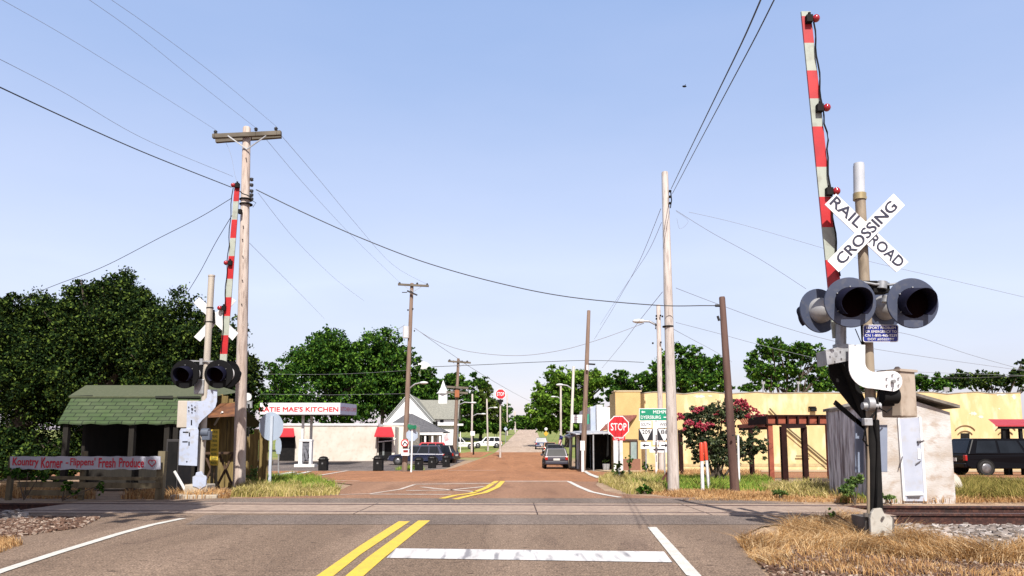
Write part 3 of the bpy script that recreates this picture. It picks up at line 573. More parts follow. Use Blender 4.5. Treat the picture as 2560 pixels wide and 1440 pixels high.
    mb = MB(); p = W(2222, 990, Y-.06); mb.cyl(p-V((.09, 0, 0)), p+V((.1, 0, 0)), .095, n=16); mb.box(p+V((0, .06, -.02)), (.14, .12, .2)); mb.build('motor', dull_black, t, bevel=.01)
    mb = MB(); mb.tube([W(2198, 975, Y-.1), W(2194, 1000, Y-.12), W(2200, 1022, Y-.12), W(2216, 1030, Y-.1), W(2230, 1020, Y-.06)], .009, 5)
    mb.tube([W(2196, 975, Y-.1), W(2188, 1050, Y-.12), W(2196, 1100, Y-.12), W(2192, 1270, Y-.13)], .012, 5); mb.tube([W(2188, 1030, Y-.1), W(2166, 1060, Y-.12), W(2158, 1100, Y-.12), W(2170, 1115, Y-.1)], .012, 5); mb.build('conduit', dull_black, t)
    mb = MB(); mb.cyl(W(2156, 1015, Y-.08), W(2200, 1015, Y-.08), .045, n=12); mb.cyl(W(2167, 1010, Y-.08), W(2182, 1010, Y-.08), .085, n=14); mb.box(W(2168, 1055, Y-.1), (.1, .08, .09)); mb.build('mast_clamp', steel, t, bevel=.008)
    mb = MB(); mb.rp(2139, 1046, 2160, 1182, Y+.16, .03); mb.rp(2196, 1062, 2219, 1180, Y+.16, .03); mb.rp(2160, 1048, 2196, 1075, Y+.17, .02); mb.build('counterweight', M('counterweight_blue_grey', (.23, .27, .36), (.19, .22, .30), 3, .5), t, bevel=.006)
    mb = MB(); mb.pp([(2176, 1296), (2179, 1282), (2186, 1272), (2205, 1270), (2212, 1286), (2226, 1289), (2232, 1297), (2231, 1336), (2226, 1341), (2178, 1341)], Y-.28, .05)
    mb.build('base_plate', M('base_plate_grey', (.40, .38, .34), (.48, .46, .42), 3, .7, c3=(.2, .16, .12), s3=9), t, bevel=.008)
    mb = MB(); mb.box(gl(b.x, Y)+V((-.02, 0, .1)), (.34, .36, .4)); mb.cyl(W(2165, 1283, Y-.2), W(2165, 1292, Y-.2), .03, n=8); mb.cyl(W(2208, 1294, Y-.32), W(2208, 1294, Y-.28), .016, n=8); mb.cyl(W(2208, 1330, Y-.32), W(2208, 1330, Y-.28), .018, n=8); mb.build('foundation', M('iron_foundation', (.08, .07, .065), (.14, .12, .11), 5, .8), t, bevel=.01)
right_gate()
def left_gate():
    Y = 16.2; b = W(500, 1222, Y); t = thing('crossing_gate', gl(b.x, Y), 'far railroad crossing gate on the left, seen from behind, beside the green-roofed stand', 'crossing gate', 'railroad crossing gates')
    mb = MB(); mb.cyl(W(501, 1195, Y), W(529, 690, Y), .075, .07, 18); mb.cyl(W(529, 692, Y), W(529, 688, Y), .077, n=18); mb.build('mast', mastgrey, t)
    cb = MB(); cb.pp([(484, 757), (498, 743), (596, 833), (581, 851)], Y+.13, .012); cb.pp([(578, 742), (590, 752), (500, 854), (485, 842)], Y+.16, .012); c = cb.build('crossbuck', white, t); c['label'] = 'white crossbuck seen from its blank back'
    mb = MB(); mb.cyl(W(525, 771, Y), W(525, 769, Y), .082, n=18); mb.cyl(W(523, 806, Y), W(523, 804, Y), .082, n=18); mb.bar(W(533, 775, Y+.1), W(535, 808, Y+.1), .06, .05); mb.build('mast_band', dull_black, t)
    lamp(t, W(463, 935, Y-.3), (0, -1, 0), blackdisc, 'left front signal light, black disc', r=.32); lamp(t, W(547, 935, Y-.3), (0, -1, 0), blackdisc, 'right front signal light, black disc', r=.32)
    lamp(t, W(487, 936, Y+.3), (.3, 1, 0), blackdisc, 'rear signal light with a pale housing between the black discs', r=.27, house=white); lamp(t, W(572, 936, Y+.3), (.3, 1, 0), blackdisc, 'rear signal light at the right end with a pale housing', r=.31, house=white)
    mb = MB(); mb.bar(W(468, 902, Y-.1), W(545, 904, Y-.1), .03, .03); mb.cyl(W(503, 897, Y-.1), W(503, 912, Y-.1), .04, n=10); mb.build('light_crossarm', steel, t)
    mb = MB(); mb.box(W(500, 967, Y-.05), (.22, .14, .34)); mb.build('junction_box', steel, t, bevel=.02)
    arm(t, ((553, 960), (593, 460)), [460, 503, 549, 595, 640, 697, 743, 790, 838, 885, 960], 15.5, Y+.12, 0)
    for a, b2 in ((583, 463), (565, 657), (549, 770)): marker(t, a, b2, Y+.1, -1, .055)
    mb = MB(); mb.tube([W(583+(555-583)*k/20-3*abs(math.sin(k*.9)), 470+(880-470)*k/20, Y+.09) for k in range(21)], .010, 5); mb.build('arm_cable', dull_black, t)
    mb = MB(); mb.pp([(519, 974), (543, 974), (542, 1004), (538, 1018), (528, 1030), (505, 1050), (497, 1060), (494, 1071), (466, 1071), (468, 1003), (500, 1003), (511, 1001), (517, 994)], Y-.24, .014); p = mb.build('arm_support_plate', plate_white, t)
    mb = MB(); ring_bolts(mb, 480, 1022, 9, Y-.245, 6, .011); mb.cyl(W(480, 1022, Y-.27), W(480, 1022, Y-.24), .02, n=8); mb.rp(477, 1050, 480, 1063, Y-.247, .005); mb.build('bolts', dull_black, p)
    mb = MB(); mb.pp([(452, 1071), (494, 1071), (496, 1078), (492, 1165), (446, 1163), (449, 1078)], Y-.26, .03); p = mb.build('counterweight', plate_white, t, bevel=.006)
    mb = MB(); mb.rp(457, 1079, 471, 1082, Y-.265, .004); mb.rp(456, 1103, 469, 1106, Y-.265, .004); mb.rp(472, 1081, 475, 1091, Y-.265, .004); mb.rp(471, 1104, 474, 1114, Y-.265, .004); mb.cyl(W(467, 1154, Y-.27), W(467, 1154, Y-.25), .015, n=8); mb.build('slot', dull_black, p)
    mb = MB(); c = W(476, 1036, Y-.02); mb.box(c, (.46, .3, .60)); mb.build('mechanism_box', M('mechanism_box_pale', (.52, .47, .41), (.45, .40, .34), 2, .6), t, bevel=.015)
    mb = MB(); p = W(512, 1082, Y-.12); mb.cyl(p-V((.06, 0, 0)), p+V((.1, 0, 0)), .10, n=14); mb.box(p+V((.05, 0, -.06)), (.18, .14, .2)); mb.build('mast_clamp', M('bluish_iron', (.06, .075, .11), (.10, .12, .16), 4, .5), t, bevel=.01)
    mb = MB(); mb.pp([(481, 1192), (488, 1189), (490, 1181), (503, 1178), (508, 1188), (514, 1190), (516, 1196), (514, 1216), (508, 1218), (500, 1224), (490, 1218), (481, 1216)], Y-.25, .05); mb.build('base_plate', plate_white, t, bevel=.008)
    mb = MB(); mb.box(gl(b.x, Y)+V((0, 0, .12)), (.5, .46, .3)); mb.box(gl(b.x, Y)+V((.1, -.1, .02)), (1.0, .9, .1)); mb.build('foundation', M('foundation_concrete', (.45, .40, .33), (.35, .3, .24), 4, .9), t, bevel=.02)
    mb = MB(); mb.cyl(W(436, 1178, Y-.1), W(467, 1232, Y-.1), .032, n=8); mb.build('brace_pipe', offwhite, t)
left_gate()
# ------------------------------------------------------------------ utility poles
def pole(name, base, top, Y, r0, r1, mat, label, group='utility poles', lamps=(), arms=(), ins=(), extra=None, cat='utility pole'):
    p1 = W(*top, Y); p0 = W(*base, Y); p0 = V((p0.x, Y, float(H(p0.x, Y))-.2))
    t = thing(name, gl(p0.x, Y), label, cat, group); mb = MB(); mb.rev(p0, p1-p0, [(0, r0), ((p1-p0).length*.5, (r0+r1)/2), ((p1-p0).length-.03, r1), ((p1-p0).length, r1*.85)], 14); mb.build('pole', mat, t)
    for (x0, y0, x1, y1, h) in arms:
        mb = MB(); mb.bar(W(x0, y0, Y-r1-.05), W(x1, y1, Y-r1-.05), h*.9, h); a = mb.build('crossarm', M('crossarm_wood', (.10, .085, .065), (.17, .145, .115), 6, .9, st=(.3, 1, 1)), t)
        xm = (x0+x1)/2; k = abs(x1-x0)*.28; mb = MB(); mb.bar(W(xm-k, (y0+y1)/2+h*20, Y-.2), W(xm, (y0+y1)/2+k*.75, Y-r1-.03), .02, .03); mb.bar(W(xm+k, (y0+y1)/2+h*20, Y-.2), W(xm, (y0+y1)/2+k*.75, Y-r1-.03), .02, .03); mb.build('arm_brace', steel, t)
    for (x, y, s) in ins:
        mb = MB(); p = W(x, y, Y-.08); mb.rev(p-V((0, 0, s)), (0, 0, 1), [(0, s*.3), (s*.4, s*.9), (s*.8, s*.5), (s*1.1, s*1.0), (s*1.7, s*.55), (s*2, s*.1)], 10); mb.build('insulator', ins_m, t)
    for (x0, y0, x1, y1, s) in lamps:
        a, b = W(x0, y0, Y), W(x1, y1, Y); mb = MB(); m_ = a.lerp(b, .5)+V((0, 0, abs(b.x-a.x)*.13)); mb.tube([a-V((0, 0, .3)), a, m_, b], s*.14, 7); o = mb.build('lamp_arm', steel, t)
        d = 1 if b.x > a.x else -1; mb = MB(); mb.sph(b+V((d*s*.5, 0, 0)), s*.75, 0, 12, (1, .5, .34)); mb.build('lamp_head', M('lamp_head_grey', (.62, .64, .64), (.55, .57, .57), 3, .4), o)
    if extra: extra(t)
    return t
def p1x(t):
    mb = MB(); mb.bar(W(540, 352, 18.72), W(703, 340, 18.72), .10, .11); mb.build('crossarm', M('crossarm_wood', (.10, .085, .065), (.17, .145, .115), 6, .9, st=(.3, 1, 1)), t)
    for y in (449, 463, 478, 488, 498): mb = MB(); p = W(629, y, 18.5); mb.rev(p-V((0, 0, .04)), (0, 0, 1), [(0, .03), (.03, .055), (.05, .035), (.07, .055), (.09, .02)], 10); mb.build('insulator', ins_m, t)
    mb = MB(); mb.box(W(600, 529, 18.3), (.09, .1, .11)); mb.build('cable_box', dull_black, t)
    mb = MB()
    for y in (500, 512): mb.rev(W(615, y, 18.5), (0, 0, 1), [(0, .17), (.02, .17)], 14)
    mb.tube([W(600, 478, 18.3), W(606, 484, 18.28), W(618, 488, 18.28), W(628, 494, 18.3)], .014, 5); mb.tube([W(627, 500, 18.3), W(640, 507, 18.3), W(632, 518, 18.3)], .008, 5); mb.build('hardware', dull_black, t)
    mb = MB()
    for y, x in ((395, 615), (565, 608), (598, 606), (640, 607), (700, 606), (760, 604)): mb.cyl(W(x, y, 18.33), W(x, y, 18.4), .014, n=6)
    mb.build('bolts', dull_black, t)
pole('utility_pole', (598, 1222), (617, 318), 18.5, .155, .10, polewood, 'tall weathered wooden utility pole with a double crossarm, beside the left crossing gate', arms=[(532, 341, 703, 333, .11)], ins=[(539, 330, .055), (640, 323, .055), (690, 322, .055), (698, 330, .05)], extra=p1x)
def p2x(t):
    mb = MB(); mb.rev(W(1670, 818, 18), (0, 0, 1), [(0, .142), (.03, .142)], 16); mb.tube([W(1677, 480, 18), W(1679, 500, 17.9), W(1676, 520, 17.9)], .015, 5); mb.build('hardware', dull_black, t)
    mb = MB()
    for y in (478, 492, 508): mb.box(W(1675, y, 17.9), (.06, .06, .05))
    mb.build('clamp', dull_black, t)
    mb = MB(); mb.tube([W(1656, 440, 17.96), W(1660, 760, 17.9)], .012, 5); mb.build('ground_wire', wire_l, t)
pole('utility_pole', (1684, 1226), (1662, 430), 18, .145, .085, polegrey, 'tall bare pale wooden pole in front of the green direction sign', extra=p2x)
def p3x(t):
    mb = MB(); mb.cyl(W(1788, 764, 17.6), W(1800, 764, 17.6), .035, n=8); mb.tube([W(1794, 790, 17.6), W(1798, 802, 17.6)], .03, 6); mb.cyl(W(1833, 1087, 17.35), W(1833, 1090, 17.35), .03, n=8); mb.build('hardware', ins_m, t)
pole('utility_pole', (1838, 1229), (1805, 742), 17.6, .115, .075, poledark, 'short leaning dark creosoted pole standing by the flowering bush', extra=p3x)
def p4x(t):
    mb = MB(); mb.rp(1466, 912, 1471, 925, 49.6, .1); mb.build('marker_plate', white, t)
    mb = MB(); mb.bar(W(1470, 910, 50), W(1488, 911, 50), .12, .1); mb.build('cable_box', dull_black, t)
pole('utility_pole', (1456, 1168), (1472, 776), 50, .20, .12, polemid, 'dark brown pole by the store porch, with a small white plate', extra=p4x)
def p5x(t):
    mb = MB(); p = W(1015, 830, 49.8); mb.cyl(p-V((0, 0, .42)), p+V((0, 0, .38)), .22, n=14); mb.build('transformer', M('transformer_grey', (.62, .62, .64), (.55, .55, .57), 3, .5), t)
    mb = MB(); mb.bar(W(1018, 727, 49.7), W(1043, 738, 49.7), .1, .1); mb.bar(W(1005, 731, 49.7), W(1018, 731, 49.7), .05, .05); mb.build('switch', ins_m, t)
    mb = MB(); mb.rp(1001, 1098, 1002, 1099, 49.4, .02); mb.build('hardware', dull_black, t)
pole('utility_pole', (1011, 1172), (1030, 708), 50, .20, .12, polemid, 'brown utility pole with a white transformer and street lamp near the church', arms=[(995, 711, 1072, 715, .14)], ins=[(999, 708, .09), (1043, 709, .09), (1068, 711, .09), (1020, 775, .07), (1032, 772, .07), (1036, 827, .06)], lamps=[(1024, 970, 1052, 957, .42)], extra=p5x)
def p6x(t):
    mb = MB(); mb.rp(1137, 975, 1148, 993, 69.6, .3); mb.build('orange_box', M('rusty_orange', (.35, .12, .05), (.28, .1, .04), 3, .8), t)
pole('utility_pole', (1135, 1151), (1146, 896), 70, .22, .13, polemid, 'brown pole with stacked crossarms and an orange box, left of the street', arms=[(1120, 903, 1177, 907, .16), (1116, 967, 1171, 970, .2), (1116, 980, 1170, 983, .2)], lamps=[(1145, 1013, 1178, 1007, .42)], ins=[(1124, 901, .12), (1134, 904, .12), (1155, 904, .12), (1168, 904, .12)], extra=p6x)
def p7x(t):
    mb = MB()
    for x, y in ((1641, 790), (1651, 789), (1656, 791), (1641, 797), (1640, 813), (1632, 858), (1652, 856)): mb.box(W(x, y, 49.7), (.1, .1, .12))
    mb.build('hardware', dull_black, t)
pole('utility_pole', (1653, 1171), (1646, 762), 50, .19, .15, polegrey, 'pale pole with a street lamp, just behind the tall bare pole', lamps=[(1640, 812, 1608, 803, .62)], extra=p7x)
pole('utility_pole', (1425, 1176), (1434, 916), 58, .13, .10, M('whitish_pole_wood', (.62, .58, .52), (.5, .46, .4), 7, .9, st=(1, 1, .12)), 'thin whitish pole with a curved street lamp beside the parked cars', lamps=[(1430, 972, 1406, 962, .42)])
pole('utility_pole', (1402, 1100), (1402, 960), 100, .16, .13, polegrey, 'pale pole with a street lamp in front of the bright green tree', lamps=[(1400, 996, 1388, 992, .5)])
pole('utility_pole', (1179, 1108), (1181, 985), 100, .15, .12, polegrey, 'grey pole with a street lamp behind the white pickup', lamps=[(1182, 1040, 1204, 1035, .5)])
pole('utility_pole', (1220, 1115), (1217, 997), 105, .13, .11, polegrey, 'slim grey pole with a street lamp behind the white wagon', lamps=[(1218, 1023, 1234, 1019, .5)])
pole('utility_pole', (1268, 1078), (1268, 984), 200, .2, .16, polegrey, 'far thin pole behind the stop sign on its tall post'); pole('utility_pole', (1288, 1074), (1287, 1028), 240, .3, .25, polegrey, 'short far pole at the crest, left of the road')

# ------------------------------------------------------------------ cables
def cable(pts, y0, y1, r, mat, label, twist=False, group='overhead cables'):
    P = [np.array(p, float) for p in pts]; out = []; n = len(P)
    ln = [0]
    for i in range(1, n): ln.append(ln[-1]+np.linalg.norm(P[i]-P[i-1]))
    for i in range(n-1):
        a, b, c, d = P[max(0, i-1)], P[i], P[i+1], P[min(n-1, i+2)]
        for k in range(10):
            t = k/10; q = .5*((2*b)+(-a+c)*t+(2*a-5*b+4*c-d)*t*t+(-a+3*b-3*c+d)*t**3); f = (ln[i]+(ln[i+1]-ln[i])*t)/ln[-1]
            iy = 1/(1/y0+(1/y1-1/y0)*f); out.append(W(q[0], q[1], iy))
    out.append(W(*P[-1], y1)); mb = MB(); mb.tube(out, r*(.68 if mat is wire_m else .55), 4); c = (out[0]+out[-1])/2
    return tag(mb.build('cable', mat, loc=out[0]), label, 'cable', group)
cable([(-60, 190), (150, 288), (350, 377), (578, 468)], 10, 18.4, .017, wire_m, 'thick black cable sagging from the left edge to the tall left pole')
cable([(640, 474), (760, 532), (900, 594), (1060, 655), (1240, 706), (1420, 742), (1640, 763), (1760, 764), (1798, 764)], 18.5, 17.6, .018, wire_m, 'thick black cable spanning the street from the tall left pole to the leaning pole')
cable([(-60, 118), (150, 226), (350, 342), (582, 441)], 10, 18.4, .008, wire_l, 'thin cable just above the thick one at the left edge')
cable([(-30, -20), (150, 82), (350, 205), (538, 324)], 10, 18.4, .007, wire_l, 'thin wire from the left edge to the left end of the crossarm')
cable([(180, -30), (330, 75), (480, 195), (640, 320)], 10, 18.4, .007, wire_l, 'thin wire coming down to the middle insulator of the crossarm')
cable([(235, -30), (380, 70), (540, 190), (693, 318)], 10, 18.4, .007, wire_l, 'thin wire coming down to the right end of the crossarm')
cable([(700, 335), (790, 440), (890, 560), (980, 660), (1068, 711)], 18.5, 50, .012, wire_l, 'faint wire from the right end of the crossarm to the far pole with the transformer')
cable([(665, 348), (760, 460), (880, 590), (1000, 707)], 18.5, 50, .011, wire_l, 'faint wire from the crossarm to the left end of the far crossarm')
cable([(563, 352), (578, 390), (588, 440), (600, 470)], 18.5, 18.4, .006, wire_l, 'thin drop wire hanging from the left half of the crossarm')
cable([(578, 496), (500, 543), (400, 594), (260, 666), (140, 712), (20, 760)], 18.4, 25, .015, wire_m, 'dark cable running down left from the pole over the dark trees')
cable([(582, 535), (540, 605), (500, 680), (462, 742)], 18.4, 23, .013, wire_m, 'steep dark cable dropping behind the left crossbuck')
cable([(624, 608), (700, 684), (760, 744), (812, 798)], 18.5, 50, .012, wire_l, 'thin wire going down right towards the round tree')
cable([(645, 482), (730, 590), (830, 690), (910, 752)], 18.5, 40, .010, wire_l, 'faint wire curving down right of the tall left pole')
cable([(1678, 472), (1722, 380), (1790, 240), (1860, 95), (1910, -20)], 18, 5.5, .012, wire_m, 'left one of the pair of dark cables rising over the camera from the bare pole')
cable([(1681, 484), (1740, 372), (1820, 222), (1890, 90), (1945, -20)], 18, 5.5, .010, wire_m, 'right one of the pair of dark cables rising over the camera from the bare pole')
cable([(1652, 522), (1600, 650), (1545, 750), (1486, 848)], 18, 48, .014, wire_l, 'upper thin cable from the bare pole down to the dark brown pole')
cable([(1654, 556), (1620, 630), (1560, 720), (1500, 812)], 18, 48, .012, wire_l, 'second thin cable from the bare pole to the dark brown pole')
cable([(1656, 730), (1600, 800), (1555, 860), (1505, 920)], 18, 50, .016, wire_l, 'lower slanting cable crossing the street lamp beside the bare pole')
cable([(1036, 820), (1090, 852), (1170, 878), (1290, 889), (1400, 876), (1500, 848), (1610, 808)], 50, 50, .035, wire_l, 'sagging cable between the transformer pole and the street lamp pole')
cable([(1080, 917), (1200, 912), (1350, 905), (1480, 901), (1610, 906)], 60, 60, .035, wire_m, 'nearly level cable crossing low over the street')
cable([(1040, 822), (1095, 862), (1146, 897)], 50, 70, .035, wire_l, 'cable from the transformer pole down to the stacked crossarms')
cable([(1146, 899), (1220, 945), (1290, 985), (1330, 1005)], 70, 190, .05, wire_l, 'cable running down the street towards the crest')
cable([(980, 833), (995, 823), (1012, 812)], 50, 50, .03, wire_l, 'short cable leaving the transformer to the left')
cable([(1690, 526), (1780, 582), (1900, 648), (2015, 722)], 18, 20, .012, wire_l, 'cable from the bare pole down to behind the signal discs')
cable([(2180, 822), (2280, 838), (2420, 885), (2560, 925), (2620, 942)], 20, 24, .012, wire_l, 'cable leaving to the right below the blue sign')
cable([(1722, 530), (1850, 560), (2050, 618), (2180, 655), (2400, 705), (2600, 752)], 18, 16, .008, wire_l, 'faint upper cable passing behind the crossbuck to the right edge')
cable([(1690, 528), (1720, 552), (1700, 572), (1692, 545)], 18, 18, .006, wire_l, 'small loop of wire beside the bare pole')
cable([(1690, 720), (1800, 762), (1940, 812), (2100, 856), (2300, 890), (2600, 932)], 18, 30, .013, wire_l, 'cable from the bare pole past the dark leaning pole to the right edge')
cable([(1690, 806), (1790, 832), (1900, 862), (2060, 900), (2200, 925), (2600, 940)], 18, 30, .010, wire_l, 'lower cable sagging from the bare pole towards the right edge')
cable([(1682, 822), (1730, 848), (1790, 880), (1830, 905)], 18, 40, .012, wire_l, 'short cable slanting behind the leaning dark pole')
cable([(2280, 940), (2400, 945), (2600, 938)], 40, 40, .022, wire_m, 'level dark cable right of the mechanism box')
cable([(660, 935), (800, 936), (900, 933), (1016, 926)], 52, 50, .012, wire_l, 'upper wire in front of the dark trees left of the transformer pole')
cable([(640, 985), (800, 987), (900, 986), (1020, 984)], 52, 50, .012, wire_l, 'lower wire in front of the dark trees left of the transformer pole')
# ------------------------------------------------------------------ small road signs
def post(t, x0, y0, x1, y1, Y, r, mat=steel, name='post'):
    a = W(x0, y0, Y); a.z = float(H(a.x, Y))-.1; mb = MB(); b = W(x1, y1, Y); mb.box(((a.x+b.x)/2, Y, (a.z+b.z)/2), (.01, .01, .01)) if False else None
    mb.bar(a, b, r*2, r*1.4, up=V((0, 1, 0))); return mb.build(name, mat, t)
def octagon(cx, cy, rx, ry=None, rot=22.5): ry = ry or rx; return [(cx+rx*math.cos(R(rot+45*k)), cy+ry*math.sin(R(rot+45*k))) for k in range(8)]
def base_at(x, Y): p = W(x, 1110, Y); return gl(p.x, Y)
stop_red = M('stop_red', (.58, .018, .03), (.52, .016, .026), 3, .4)
def stop_front():
    Y = 26; t = thing('stop_sign', base_at(1547, Y), 'red stop sign with an all-way plate on a post in front of the yellow store', 'stop sign')
    post(t, 1548, 1188, 1546, 1060, Y, .035); mb = MB(); mb.pp(octagon(1546, 1067, 28.5, 29.5), Y-.05, .01, 0); mb.pp(octagon(1546, 1067, 26.3, 27.3), Y-.056, .006, 1)
    f = mb.build('sign_face', [sign_white, stop_red], t); tpx('STOP', 1546.5, 1067, 39, 18, Y-.057, sign_white, f, bold=.02)
    mb = MB(); mb.rp(1532, 1091, 1563, 1101, Y-.05, .01); p = mb.build('plate', stop_red, t); tpx('ALL WAY', 1547.5, 1096, 25, 6, Y-.051, sign_white, p, bold=.01)
stop_front()
signback = M('sign_back_aluminium', (.42, .50, .62), (.34, .41, .52), 1.5, .45, metal=.2, st=(1, 1, .4))
def round_sign_back():
    Y = 19.5; t = thing('road_sign', base_at(676, Y), 'large round road sign seen from its bare back in the grass', 'road sign')
    post(t, 674, 1216, 680, 1040, Y, .035, M('pale_steel_post', (.42, .47, .55), (.5, .55, .63), 3, .4)); mb = MB(); mb.pp([(678+30.5*math.cos(R(k*12)), 1066+36*math.sin(R(k*12))) for k in range(30)], Y+.04, .008); mb.build('sign_face', signback, t)
round_sign_back()
def edge_sign():
    Y = 27; t = thing('road_sign', base_at(696, Y), 'narrow pale road sign seen nearly edge-on behind the big sign back', 'road sign')
    post(t, 697, 1192, 696, 1110, Y, .022); mb = MB(); mb.pp([(696+8*math.cos(R(k*30)), 1115+22*math.sin(R(k*30))) for k in range(12)], Y-.03, .01); mb.rp(691, 1128, 701, 1135, Y-.04, .01); mb.build('sign_face', signback, t)
edge_sign()
def round_back():
    Y = 24; t = thing('flood_lamp', base_at(618, Y), 'round white lamp above a grey bracket just right of the tall left pole', 'lamp')
    post(t, 622, 1200, 622, 1010, Y, .03, dull_black); mb = MB(); mb.rev(W(619, 992, Y), (0, 1, 0), [(0, .13), (.05, .125), (.09, .06)], 18); mb.build('lamp_head', white, t); mb = MB(); mb.rp(614, 1003, 629, 1020, Y, .08); mb.rp(614, 1038, 626, 1068, Y, .05); mb.build('bracket', steel, t)
round_back()
def stop_back2():
    Y = 47; t = thing('stop_sign', base_at(1029, Y), 'bare back of a stop sign under green street name blades', 'stop sign')
    post(t, 1028, 1174, 1031, 1066, Y, .05, white); mb = MB(); mb.pp(octagon(1030, 1088, 15.5), Y+.05, .02); mb.build('sign_face', signback, t)
    g = M('street_name_green', (.01, .16, .08), (.02, .2, .1), 3, .5); mb = MB(); mb.bar(W(1019, 1064, Y), W(1041, 1070, Y), .02, .22); mb.bar(W(1021, 1071, Y+.06), W(1040, 1066, Y-.3), .02, .2); mb.build('street_name_blade', g, t)
stop_back2()
def no_turn():
    Y = 49.4; t = thing('no_turn_sign', W(1013, 1130, Y), 'round red and white turn sign with a notice below, fixed to the transformer pole', 'road sign')
    mb = MB(); c = W(1012, 1108, Y); mb.rev(c, (0, -1, 0), [(0, .27), (.02, .27)], 24, 0); mb.rev(c-V((0, .022, 0)), (0, -1, 0), [(0, .27), (.006, .27), (.006, .20)], 24, 1, caps=False); mb.build('sign_face', [sign_white, stop_red], t)
    mb = MB(); mb.bar(W(1007, 1113, Y-.03), W(1012, 1104, Y-.03), .03, .06); mb.bar(W(1012, 1104, Y-.03), W(1018, 1111, Y-.03), .03, .06); mb.build('arrow', blacklet, t)
    mb = MB(); mb.rp(1003, 1122, 1023, 1139, Y, .02, 0); mb.rp(1008, 1125, 1020, 1131, Y-.01, .01, 1); mb.build('notice', [sign_white, M('dark_red', (.25, .02, .02), (.2, .02, .02), 4, .5)], t)
no_turn()
gs = M('guide_sign_green', (.008, .26, .15), (.01, .23, .13), 3, .4)
def arrow_px(mb, x0, x1, cy, h, Y, mi=0):
    s = 1 if x1 > x0 else -1; L = abs(x1-x0); mb.pp([(x1, cy), (x1-s*L*.42, cy-h), (x1-s*L*.42, cy-h*.33), (x0, cy-h*.33), (x0, cy+h*.33), (x1-s*L*.42, cy+h*.33), (x1-s*L*.42, cy+h)], Y, .006, mi)
def guide():
    Y = 30.5; t = thing('guide_sign', base_at(1630, Y), 'green direction sign to two towns, partly hidden behind the bare pole', 'direction sign')
    for x in (1640, 1678): post(t, x, 1185, x, 1040, Y, .03, white)
    mb = MB(); mb.rp(1597.5, 1021, 1690, 1052, Y-.05, .012, 0); mb.rp(1599, 1022.5, 1688.5, 1050.5, Y-.055, .006, 1); f = mb.build('sign_face', [sign_white, gs], t)
    tpx('MEMPHIS', 1656, 1030, 46, 8, Y-.056, sign_white, f, bold=.015); tpx('DYERSBURG', 1627, 1043, 50, 8, Y-.056, sign_white, f, bold=.015)
    mb = MB(); arrow_px(mb, 1613, 1603, 1030, 3.4, Y-.06); arrow_px(mb, 1659, 1672, 1043, 3.4, Y-.06); mb.build('arrow', sign_white, f)
guide()
def route(cx, word, num, d, label):
    Y = 30; t = thing('route_sign', base_at(cx, Y), label, 'route sign', 'route markers under the direction sign'); post(t, cx+1, 1185, cx, 1055, Y, .028)
    mb = MB(); mb.rp(cx-14, 1053.5, cx+14, 1069.5, Y-.04, .01); p = mb.build('direction_plate', sign_white, t); tpx(word, cx, 1061, 23, 8, Y-.042, blacklet, p, bold=.01)
    mb = MB(); mb.rp(cx-18, 1071.5, cx+18, 1101, Y-.04, .01, 0); mb.pp([(cx-16, 1073), (cx+16, 1073), (cx+2, 1101.5), (cx-2, 1101.5)], Y-.046, .006, 1); p = mb.build('shield', [blacklet, sign_white], t); tpx(num, cx+1, 1080, 20, 10, Y-.047, blacklet, p, bold=.015)
    mb = MB(); mb.rp(cx-13, 1105, cx+13, 1122, Y-.04, .01, 0); p = mb.build('arrow_plate', sign_white, t); mb = MB(); arrow_px(mb, cx-8*d, cx+9*d, 1113.5, 4.2, Y-.047); mb.build('arrow', blacklet, p)
route(1614.5, 'SOUTH', '209', -1, 'route marker with the number 209 and an arrow pointing left'); route(1661, 'WEST', '88', 1, 'route marker with the number 88 and an arrow pointing right')
def oneway():
    Y = 44; t = thing('arrow_sign', base_at(1641, Y), 'wide white sign with a black arrow, low behind the two route markers', 'road sign')
    post(t, 1641, 1174, 1641, 1070, Y, .05, white); mb = MB(); mb.rp(1624, 1117, 1668, 1131, Y-.06, .012); p = mb.build('sign_face', sign_white, t); mb = MB(); arrow_px(mb, 1660, 1632, 1124, 6, Y-.07); mb.build('arrow', blacklet, p)
    mb = MB(); mb.rp(1632, 1052, 1646, 1112, Y-.05, .012); mb.build('panel', sign_white, t)
oneway()
def big_stop():
    Y = 84; t = thing('stop_sign', base_at(1251, Y), 'far stop sign with a beacon on a tall thin post beside the street', 'stop sign')
    a = base_at(1250.5, Y); mb = MB(); mb.cyl(a-V((0, 0, .2)), W(1251, 975, Y), .13, .09, 10); mb.build('post', polegrey, t)
    mb = MB(); mb.pp(octagon(1251.5, 985, 13.6), Y-.15, .03, 0); mb.pp(octagon(1251.5, 985, 12.4), Y-.17, .02, 1); f = mb.build('sign_face', [sign_white, stop_red], t); tpx('STOP', 1251.5, 985, 18, 9, Y-.172, sign_white, f, bold=.02)
    mb = MB(); mb.rp(1244, 999, 1258, 1005, Y-.2, .3); mb.cyl(W(1251, 1004, Y-.1), W(1251, 1010, Y-.1), .2, n=10); mb.build('beacon', dull_black, t)
big_stop()
def marker_post(x0, y0, x1, y1, Y, ys, label):
    t = thing('marker_post', base_at(x0, Y), label, 'marker post', 'orange topped pipeline marker posts'); a = W(x0, y0, Y); b = W(x1, y1, Y); c = W(x0+(x1-x0)*(ys-y0)/(y1-y0), ys, Y)
    mb = MB(); mb.cyl(a-V((0, 0, .1)), c, .043, .043, 14); mb.build('post', white, t); mb = MB(); mb.rev(c, b-c, [(0, .052), ((b-c).length-.04, .052), ((b-c).length, .03)], 14); mb.build('sleeve', M('orange_sleeve', (.62, .06, .02), (.55, .05, .02), 4, .4), t)
